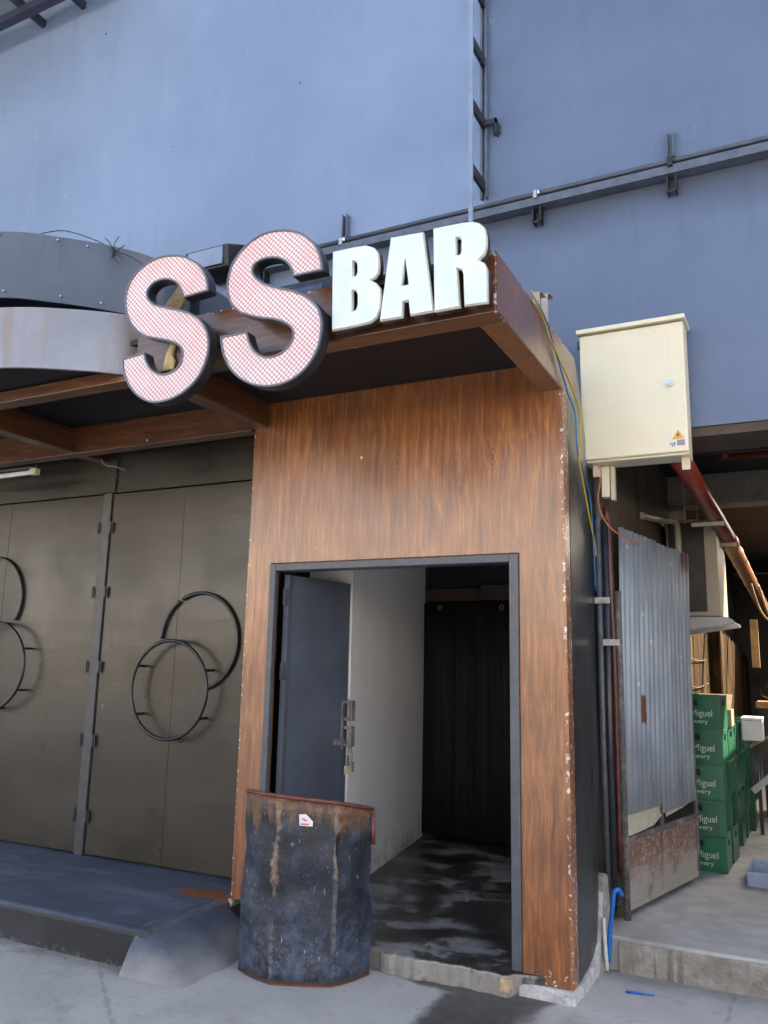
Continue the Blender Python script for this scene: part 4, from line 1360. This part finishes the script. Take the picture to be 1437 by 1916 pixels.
cu = thing('black_curtain', (-1.3, 2.7, 2.1), 'long black curtain closing off the dark end of the entrance', 'curtain')
mb = MB()
n = 90
vs, fs = [], []
for i in range(n + 1):
    u = i / n
    x = -1.985 + u * 1.85
    for j, z in enumerate((0.125, 0.8, 1.5, 2.11)):
        yy = 2.66 + 0.028 * math.sin(u * 55 + 0.3 * j) * (1.0 - 0.5 * (j == 3)) + 0.010 * math.sin(u * 131)
        vs.append((x, yy, z))
for i in range(n):
    for j in range(3):
        fs.append((i * 4 + j, (i + 1) * 4 + j, (i + 1) * 4 + j + 1, i * 4 + j + 1))
mb.add(vs, fs)
o = mb.build('cloth', M['curtain'], cu, smooth=True)
s_ = o.modifiers.new("solid", 'SOLIDIFY')
s_.thickness = 0.004
for xx, tilt in ((-1.805, 0.0), (-1.23, 0.0)):
    mb = MB()
    mb.tube([(xx + 0.017 * math.cos(a), 2.625, 2.062 + 0.020 * math.sin(a)) for a in [i * 2 * PI / 18 for i in range(18)]], 0.0045, 6, True)
    mb.build('eyelet', M['steel'], cu, smooth=True)
tb = thing('timber_header', (-1.2, 2.7, 2.2), 'grimy timber header plank above the black curtain', 'timber')
MB().box(-1.985, -0.14, 2.70, 2.76, 2.13, 2.24).build('plank', M['grime_wood'], tb, bevel=0.004)
MB().box(-1.44, -1.06, 2.67, 2.699, 2.185, 2.262).build('short_plank', M['grime_wood'], tb, bevel=0.004)

mb = MB()
mb.prism([(-0.345, 0.025), (-0.285, 0.02), (-0.280, 0.085), (-0.335, 0.090)], 'y', -0.100, -0.030)
tag(mb.build('wooden_block', M['stopper'], bevel=0.012), 'small yellowish wooden block at the foot of the door frame', 'block')

# ------------------------------------------------------------------ dented drum
dm = thing('dented_drum', (-1.30, -0.35, 0.0), 'dented black steel drum with rust stains standing before the doorway', 'drum')
hexb = [(-1.623, -0.431), (-1.374, -0.516), (-1.088, -0.390), (-1.009, -0.150), (-1.20, -0.105), (-1.50, -0.20)]
ht = [0.877, 0.882, 0.855, 0.800, 0.770, 0.800]
def drum_wall(scale, z_lo, dz, th_in=False):
    mb = MB()
    c = Vector((sum(p[0] for p in hexb) / 6, sum(p[1] for p in hexb) / 6))
    # rounded hexagon: subdivide each side, round the folds a little
    ring = []
    for i in range(6):
        a, b = Vector(hexb[i]), Vector(hexb[(i + 1) % 6])
        for s in (0.014, 0.10, 0.3, 0.5, 0.7, 0.90, 0.986):
            p = a.lerp(b, s)
            outw = (p - c).normalized()
            bulge = 0.008 * math.sin(PI * s)
            if i in (0, 2):
                bulge *= 1.6
            p = p + outw * bulge
            z = ht[i] * (1 - s) + ht[(i + 1) % 6] * s
            ring.append((c + (p - c) * scale, z, i + s))
    rows = 16
    nn_ = len(ring)
    vs = []
    for r in range(rows + 1):
        t = r / rows
        for (p, z, s) in ring:
            zz = z_lo + (z + dz - z_lo) * t
            o_ = (p - c).normalized()
            d = 0.010 * math.sin(7 * t + 2.1 * s) * math.sin(PI * t) + 0.006 * math.sin(17 * t + 5 * s) * math.sin(PI * t)
            d -= 0.022 * math.exp(-((s - 1.45) / 0.3) ** 2 - ((t - 0.50) / 0.07) ** 2)
            d -= 0.030 * math.exp(-((s - 0.85) / 0.18) ** 2 - ((t - 0.82) / 0.13) ** 2)
            d -= 0.022 * math.exp(-((s - 2.15) / 0.15) ** 2 - ((t - 0.72) / 0.12) ** 2)
            q = p + o_ * d
            vs.append((q.x, q.y, zz))
    fs = []
    for r in range(rows):
        for k in range(nn_):
            l = (k + 1) % nn_
            fs.append((r * nn_ + k, r * nn_ + l, (r + 1) * nn_ + l, (r + 1) * nn_ + k))
    return mb, vs, fs, ring, c
mb, vs, fs, ring, cc = drum_wall(1.0, 0.004, 0.0)
mb.add(vs, fs)
mb.add([(p.x, p.y, 0.006) for (p, z, s) in ring], [list(range(len(ring)))])
o = mb.build('shell', M['barrel'], dm, smooth=True)
o.data.set_sharp_from_angle(angle=math.radians(18))
so = o.modifiers.new("solid", 'SOLIDIFY')
so.thickness = 0.004
rim = MB()
rim.tube([(p.x, p.y, z + 0.004) for (p, z, s) in ring], 0.0105, 8, True)
rim.tube([(-1.013, -0.152, 0.80), (-1.005, -0.155, 0.70), (-1.006, -0.15, 0.63)], 0.012, 8)
rim.build('rim', M['redbrown'], dm, smooth=True)
mb = MB()
mb.tube([(p.x, p.y, 0.006) for (p, z, s) in ring], 0.0035, 6, True)
mb.build('base_hoop', M['redbrown'], dm, smooth=True)
# sticker lies on the front facet
fa, fb = Vector((-1.374, -0.516)), Vector((-1.088, -0.390))
fd = (fb - fa).normalized()
fn = Vector((fd.y, -fd.x))
def on_facet(u, z, off):
    p = fa + fd * u + fn * off
    return (p.x, p.y, z)
mb = MB()
q = [on_facet(u, z, .019) for u, z in ((0.120, 0.800), (0.155, 0.803), (0.192, 0.768), (0.190, 0.745), (0.124, 0.748))]
q2 = [on_facet(u, z, .017) for u, z in ((0.120, 0.800), (0.155, 0.803), (0.192, 0.768), (0.190, 0.745), (0.124, 0.748))]
mb.add(q + q2, [(0, 1, 2, 3, 4), (9, 8, 7, 6, 5)] + [(i, (i + 1) % 5, 5 + (i + 1) % 5, 5 + i) for i in range(5)])
st = mb.build('sticker', M['white_st'], dm)
mb = MB()
for z0, u0, u1 in ((0.752, 0.130, 0.172), (0.776, 0.135, 0.150), (0.770, 0.148, 0.162)):
    mb.add([on_facet(u0, z0, .0198), on_facet(u1, z0, .0198), on_facet(u1, z0 + .006, .0198), on_facet(u0, z0 + .006, .0198)], [(0, 1, 2, 3)])
mb.build('sticker_print', M['red_ink'], st)

# ------------------------------------------------------------------ corrugated gate
GA = math.atan2(2.021 - 0.817, 0.366 - 0.082)
gt = thing('corrugated_gate', (0.0625, 0.8216, 0.2), 'patched gate of corrugated iron over a rusty lower panel standing open', 'gate', rz=GA)
def corr(x0, x1, zb, zt, y0, pitch=0.072, amp=0.0085):
    mb = MB()
    n = int((x1 - x0) / pitch * 8)
    vs, fs = [], []
    jag = 0.0
    for i in range(n + 1):
        x = x0 + (x1 - x0) * i / n
        y = y0 + amp * math.sin(2 * PI * x / pitch)
        if i % 9 == 0:
            jag = random.uniform(-0.004, 0.004)
        for j in range(4):
            t = j / 3
            z = zb(x) + (zt(x) + jag - zb(x)) * t
            vs.append((x + 0.075 * t + 0.004 * math.sin(3 * t + 9 * x), y, z))
    for i in range(n):
        for j in range(3):
            fs.append((i * 4 + j, (i + 1) * 4 + j, (i + 1) * 4 + j + 1, i * 4 + j + 1))
    return mb.add(vs, fs)
o = corr(0.000, 0.60, lambda x: 0.53 + (0.05 if x < 0.05 else 0.0), lambda x: 2.215 - 0.02 * x, -0.027).build('corrugated_sheet', M['galv'], gt, smooth=True, local=True)
o.modifiers.new("solid", 'SOLIDIFY').thickness = 0.0015
o = corr(0.56, 1.150, lambda x: 0.455 + 0.04 * x, lambda x: 2.20 - 0.02 * x, -0.030).build('corrugated_sheet', M['galv'], gt, smooth=True, local=True)
o.modifiers.new("solid", 'SOLIDIFY').thickness = 0.0015
fr = MB()
fr.box(0.0, 0.045, -0.018, 0.022, 0.0, 1.62)
fr.box(1.195, 1.235, -0.018, 0.022, 0.01, 2.1)
fr.box(0.045, 1.195, -0.018, 0.022, 0.375, 0.405)
fr.box(0.045, 1.195, -0.016, 0.022, 1.55, 1.585)
fr.box(0.60, 0.64, -0.017, 0.022, 0.405, 1.55)
fr.build('frame', M['old_steel'], gt, bevel=0.003, local=True)
lpn = MB()
lpn.box(0.046, 1.194, -0.012, -0.006, 0.004, 0.374)
lpn.box(0.59, 0.62, -0.020, -0.0125, 0.01, 0.37)
lpn.box(0.046, 1.194, -0.019, -0.0125, 0.012, 0.040)
lpn.build('rusty_panel', M['rusty'], gt, bevel=0.002, local=True)
gr = MB()
for i in range(38):
    x = 0.075 + i * 0.030
    gr.box(x, x + 0.010, -0.004, 0.004, 0.406, 0.56)
gr.build('grille_bars', M['black'], gt, local=True)
MB().prism([(0.05, 0.425), (0.12, 0.41), (0.46, 0.425), (0.60, 0.470), (0.61, 0.560), (0.05, 0.56)], 'y', -0.0205, -0.0185).build('pale_cover', M['pale_cover'], gt, local=True)
MB().prism([(0.66, 0.45), (0.95, 0.475), (1.05, 0.49), (1.10, 0.53), (1.19, 0.50), (1.20, 0.58), (0.66, 0.56)], 'y', -0.0205, -0.0185).build('pale_cover', M['pale_cover'], gt, local=True)
for z in (0.45, 1.45):
    mb = MB()
    mb.tube([(-0.02, -0.012, z - 0.05), (-0.02, -0.012, z + 0.05)], 0.02, 10)
    mb.box(-0.06, 0.02, -0.03, -0.024, z - 0.03, z + 0.03)
    mb.build('gate_hinge', M['rusty'], gt, local=True)

# ------------------------------------------------------------------ passage: pipe, cooler, crates and the rest
rp = thing('red_drain_pipe', (0.48, 1.0, 2.8), 'thick oxide red pipe running deep into the passage below the ceiling', 'pipe')
P0, P1 = Vector((0.478, 0.90, 2.815)), Vector((0.545, 3.5, 2.715))
P2 = Vector((0.64, 10.0, 2.42))
MB().tube([P0, P0.lerp(P1, .33), P0.lerp(P1, .66), P1], 0.064, 18).build('pipe', M['redpipe'], rp, smooth=True)
fo = [P1.lerp(P2, t / 24) + Vector((0, 0, 0.006 * math.sin(t * 2.3))) for t in range(25)]
MB().tube(fo, 0.07, 14, rs=[0.066 + 0.010 * abs(math.sin(t * 1.7)) for t in range(25)]).build('foil_wrapping', M['foil'], rp, smooth=True)
for t in (0.62, 0.97):
    p = P0.lerp(P1, t)
    mb = MB()
    mb.box(0.30 if t < 0.5 else 0.36, p.x + 0.075, p.y - 0.02, p.y + 0.02, p.z - 0.095, p.z - 0.066)
    mb.build('support_strut', M['clampbar'], rp)
    mb = MB()
    mb.box(0.305, 0.315, p.y - 0.006, p.y + 0.006, p.z - 0.066, 3.295)
    mb.build('hanger_rod', M['grey_wire'], rp)

sp = thing('sprinkler_pipe', (0.8, 2.5, 3.2), 'thin bright red pipe crossing under the passage ceiling', 'pipe')
MB().tube([(0.62, 2.6, 3.215), (2.98, 2.6, 3.225)], 0.024, 12).build('pipe', M['redpipe'], sp, smooth=True)
MB().tube([(0.62, 2.6, 3.20), (0.62, 2.6, 3.30)], 0.036, 12).build('drop_elbow', M['redpipe'], sp, smooth=True)

mb = MB()
mb.tube(catmull([(0.058, 2.0, 2.68), (0.12, 2.6, 2.745), (0.20, 2.70, 2.745), (0.225, 2.72, 2.70), (0.228, 2.72, 2.4)], 6), 0.028, 12)
tag(mb.build('elbow_pipe', M['beige'], smooth=True), 'beige elbow pipe coming off the passage wall above the gate', 'pipe')

ac = thing('cooler_unit', (0.34, 3.3, 1.95), 'beige outdoor cooling unit on a shelf high on the passage wall', 'cooling unit')
MB().box(0.103, 0.500, 2.95, 3.75, 1.99, 2.80).build('casing', M['beige'], ac, bevel=0.012)
MB().box(0.125, 0.405, 2.940, 2.949, 2.03, 2.77).build('fin_panel', M['ac_grille'], ac)
sb = thing('shelf_bracket', (0.3, 3.2, 1.92), 'pale steel shelf bracket carrying the cooling unit', 'bracket')
for yy in (2.92, 3.62):
    MB().prism([(0.102, 1.86), (0.60, 1.935), (0.60, 1.955), (0.55, 1.985), (0.102, 1.985)], 'y', yy, yy + 0.05).build('arm', M['shelf'], sb, bevel=0.003)
MB().box(0.104, 0.112, 2.92, 3.67, 1.95, 1.984).build('back_bar', M['shelf'], sb)

CW, CD, CH = 0.40, 0.30, 0.243
def crate_proto():
    t = thing('beer_crate', (0, 0, 0), 'green plastic bottle crate', 'crate')
    mb = MB()
    w = 0.014
    sx0, sx1, sz0, sz1 = -0.250, -0.155, 0.163, 0.207
    # front with hand hole, back, sides with hand holes, floor
    for (y0, y1) in ((0.0, w), (CD - w, CD)):
        mb.box(-CW + .002, sx0, y0, y1, 0.0, CH - 0.014)
        mb.box(sx1, -.002, y0, y1, 0.0, CH - 0.014)
        mb.box(sx0, sx1, y0, y1, 0.0, sz0)
        mb.box(sx0, sx1, y0, y1, sz1, CH - 0.014)
    for (x0, x1) in ((-CW + .002, -CW + w), (-w, -.002)):
        mb.box(x0, x1, w, 0.10, 0.0, CH - 0.014)
        mb.box(x0, x1, 0.20, CD - w, 0.0, CH - 0.014)
        mb.box(x0, x1, 0.10, 0.20, 0.0, sz0)
        mb.box(x0, x1, 0.10, 0.20, sz1, CH - 0.014)
    mb.box(-CW + w, -w, w, CD - w, 0.01, 0.02)
    mb.build('body', M['crate'], t, local=True)
    shade_blk = MB()
    shade_blk.box(-CW + 0.02, -0.02, 0.02, CD - 0.02, 0.021, 0.215)  # black block added so the hand holes look dark, stands for shade inside
    shade_blk.build('inner_shade_block', M['soffit'], t, local=True)
    r = MB()
    for (x0, x1, y0, y1) in ((-CW, 0, -0.004, 0.016), (-CW, 0, CD - 0.016, CD + 0.004), (-CW - 0.003, -CW + 0.017, 0.017, CD - 0.017), (-0.017, 0.003, 0.017, CD - 0.017)):
        r.box(x0, x1, y0, y1, CH - 0.0135, CH - 0.001)
    r.build('rim', M['crate'], t, local=True, bevel=0.003)
    c = MB()
    c.box(-0.040, -0.0005, -0.0035, -0.0005, 0.004, CH - 0.016)
    c.build('corner_rib', M['crate'], t, local=True, bevel=0.001)
    c = MB()
    c.box(-CW, -CW + 0.04, -0.0035, -0.0005, 0.004, CH - 0.016)
    c.build('corner_rib', M['crate'], t, local=True, bevel=0.001)
    text_mesh('lettering', 'San Miguel', -0.300, -0.058, 0.108, 0.062, M['lettering'], t, -0.0012, local=True)
    text_mesh('lettering', 'Brewery', -0.265, -0.090, 0.052, 0.040, M['lettering'], t, -0.0012, local=True)
    return t
proto = crate_proto()
stacks = [(0.507, 2.325, 5), (0.520, 2.70, 4), (0.530, 3.06, 4), (0.545, 3.42, 4), (0.56, 3.80, 4), (0.60, 4.16, 4)]
words = {0: 'bottom', 1: 'second from bottom', 2: 'third from bottom', 3: 'fourth from bottom', 4: 'topmost'}
where = ['the front stack by the gate', 'the stack right behind the front stack', 'the third stack from the gate', 'the stack under the white box',
         'the last stack but one in the passage', 'the last stack deepest in the passage']
first = True
for si, (sx, sy, n) in enumerate(stacks):
    for k in range(n):
        if first:
            c = proto
            first = False
        else:
            c = proto.copy()
            COL.objects.link(c)
            for ch in list(proto.children):
                d = ch.copy()
                COL.objects.link(d)
                d.parent = c
        c.location = (sx + random.uniform(-.006, .006) + k * 0.003, sy + random.uniform(-.008, .008), 0.169 + k * CH)
        c.rotation_euler = (0, 0, math.radians(random.uniform(-5, 3)))
        wd = 'top' if (k == n - 1) else words[k]
        tag(c, 'green bottle crate, %s of %s' % (wd, where[si]), 'crate', 'green bottle crates stacked in the passage')

bx = thing('cardboard_box', (0.45, 2.9, 1.142), 'brown cardboard box lying open on the second crate stack', 'box')
MB().box(0.30, 0.555, 2.72, 2.98, 1.143, 1.27).build('body', M['card'], bx, bevel=0.004)
MB().prism([(2.725, 1.27), (2.735, 1.27), (2.98, 1.37), (2.97, 1.38)], 'x', 0.305, 0.55).build('flap', M['card'], bx)
wb = MB()
wb.box(0.36, 0.640, 3.50, 3.78, 1.143, 1.155)
wb.box(0.36, 0.640, 3.45, 3.75, 0.990, 1.142)
wbx = thing('foam_box', (0.62, 3.6, 1.0), 'white foam box jutting out over the rear crate stacks', 'box')
MB().box(0.575, 0.735, 3.44, 3.74, 0.998, 1.160).build('body', M['whitebox'], wbx, bevel=0.008)
MB().box(0.572, 0.738, 3.437, 3.743, 1.162, 1.185).build('lid', M['whitebox'], wbx, bevel=0.006)

rk = thing('folded_rack', (0.9, 4.0, 0.5), 'pale framed metal rack with dark bars leaning in the passage', 'rack')
mb = MB()
a0, a1 = Vector((0.605, 4.0, 0.53)), Vector((1.15, 4.0, 1.02))
b0, b1 = Vector((0.600, 4.0, 0.905)), Vector((1.15, 4.0, 1.24))
mb.beam(a0, a1, 0.045, 0.055)
mb.build('lower_rail', M['shelf'], rk)
MB().beam(b0, b1, 0.03, 0.022).build('upper_rail', M['raw_wood'], rk)
g_ = MB()
for i in range(24):
    t = i / 23
    g_.beam(a0.lerp(a1, t) + Vector((0, 0, .02)), b0.lerp(b1, t), 0.014, 0.014)
g_.build('bars', M['furn'], rk)
MB().beam((1.12, 4.02, 0.169), (1.12, 4.02, 0.98), 0.03, 0.03).build('leg', M['furn'], rk)
MB().beam((0.66, 4.02, 0.169), (0.66, 4.02, 0.56), 0.03, 0.03).build('leg', M['furn'], rk)

ty = MB()
ty.box(0.645, 1.30, 2.05, 2.062, 0.169, 0.262)
ty.box(0.645, 1.30, 2.45, 2.462, 0.169, 0.262)
ty.box(0.645, 0.657, 2.062, 2.45, 0.169, 0.262)
ty.box(1.288, 1.30, 2.062, 2.45, 0.169, 0.262)
ty.box(0.657, 1.288, 2.062, 2.45, 0.170, 0.185)
tag(ty.build('blue_tray', M['bluetray'], bevel=0.003), 'low blue grey tray lying on the passage floor', 'tray')

ct = thing('wooden_counter', (0.9, 5.2, 0.169), 'old wooden counter with dark panels at the back of the passage', 'counter')
MB().box(0.62, 1.6, 5.0, 5.5, 1.205, 1.265).build('top', M['orange_board'], ct, bevel=0.004)
MB().box(0.66, 1.56, 5.05, 5.45, 0.30, 1.204).build('carcass', M['furn'], ct)
for (x, y) in ((0.66, 5.03), (1.53, 5.03), (0.66, 5.44), (1.53, 5.44)):
    MB().box(x, x + 0.04, y, y + 0.04, 0.169, 1.204).build('leg', M['grime_wood'], ct)
bs = thing('black_bag', (0.85, 5.2, 1.265), 'black lumpy bag lying on the wooden counter', 'bag')
mb = MB()
vs, fs = [], []
for i in range(9):
    for j in range(14):
        th, ph = PI * i / 8, 2 * PI * j / 14
        r = 1 + 0.12 * math.sin(3 * ph + i)
        vs.append((0.87 + 0.20 * r * math.sin(th) * math.cos(ph), 5.22 + 0.14 * r * math.sin(th) * math.sin(ph), 1.365 + 0.098 * math.cos(th)))
for i in range(8):
    for j in range(14):
        fs.append((i * 14 + j, i * 14 + (j + 1) % 14, (i + 1) * 14 + (j + 1) % 14, (i + 1) * 14 + j))
mb.add(vs, fs)
mb.build('sack', M['furn'], bs, smooth=True)
MB().tube(catmull([(0.75, 5.15, 1.44), (0.8, 5.12, 1.52), (0.93, 5.12, 1.52), (0.99, 5.15, 1.44)], 4), 0.012, 6).build('strap', M['furn'], bs, smooth=True)

ob = MB()
ob.box(0.63, 0.70, 4.60, 4.64, 1.60, 2.06)
tag(ob.build('sunlit_board', M['orange_board'], bevel=0.003), 'narrow orange board hanging upright below the wrapped pipe', 'board')
hb = MB()
for (dx, dz, s) in ((0.10, 0.0, 1.0), (0.17, -0.03, 0.8)):
    hb.tube(catmull([(0.56 + dx, 4.7, 2.42 + dz), (0.62 + dx, 4.7, 2.18 + dz), (0.70 + dx, 4.7, 2.06 + dz * s), (0.84 + dx, 4.7, 2.05), (1.1, 4.7, 2.25 + dz)], 6), 0.010, 7)
tag(hb.build('hanging_cables', M['card'], smooth=True), 'loop of beige cables hanging below the wrapped pipe', 'cables')
wv = MB()
for (z0, dz) in ((1.80, 0.10), (1.62, 0.16)):
    wv.tube(catmull([(0.122, 2.7, z0), (0.126, 3.6, z0 - dz), (0.126, 4.6, z0 - dz * 1.4), (0.126, 5.6, z0 - dz * 1.2)], 6), 0.006, 5)
tag(wv.build('sagging_wires', M['black'], smooth=True), 'dark wires sagging along the weathered boards', 'wires')

# ------------------------------------------------------------------ lamp tube, straw
lt = thing('lamp_tube', (-4.6, -0.02, 2.9), 'unlit white fluorescent tube hanging under the brown canopy beam', 'lamp')
MB().tube([(-5.2, -0.02, 2.915), (-4.03, -0.02, 2.918)], 0.018, 12).build('tube', M['tube'], lt, smooth=True)
MB().box(-4.028, -3.965, -0.045, 0.005, 2.895, 2.945).build('end_cap', M['creamtab'], lt, bevel=0.005)
mb = MB()
mb.box(-5.2, -4.0, -0.035, -0.005, 2.947, 2.960)
mb.tube([(-3.985, -0.02, 2.95), (-3.98, -0.02, 3.02)], 0.003, 6)
mb.tube([(-5.0, -0.02, 2.96), (-5.0, -0.02, 3.02)], 0.003, 6)
mb.build('batten', M['frame'], lt)
mb = MB()
mb.tube([(0.185, 0.268, 0.006), (0.24, 0.280, 0.006), (0.318, 0.296, 0.005)], 0.0055, 8, rs=[0.006, 0.006, 0.003])
tag(mb.build('blue_straw', M['blue_pvc'], smooth=True), 'blue drinking straw lying on the ground below the passage step', 'straw')
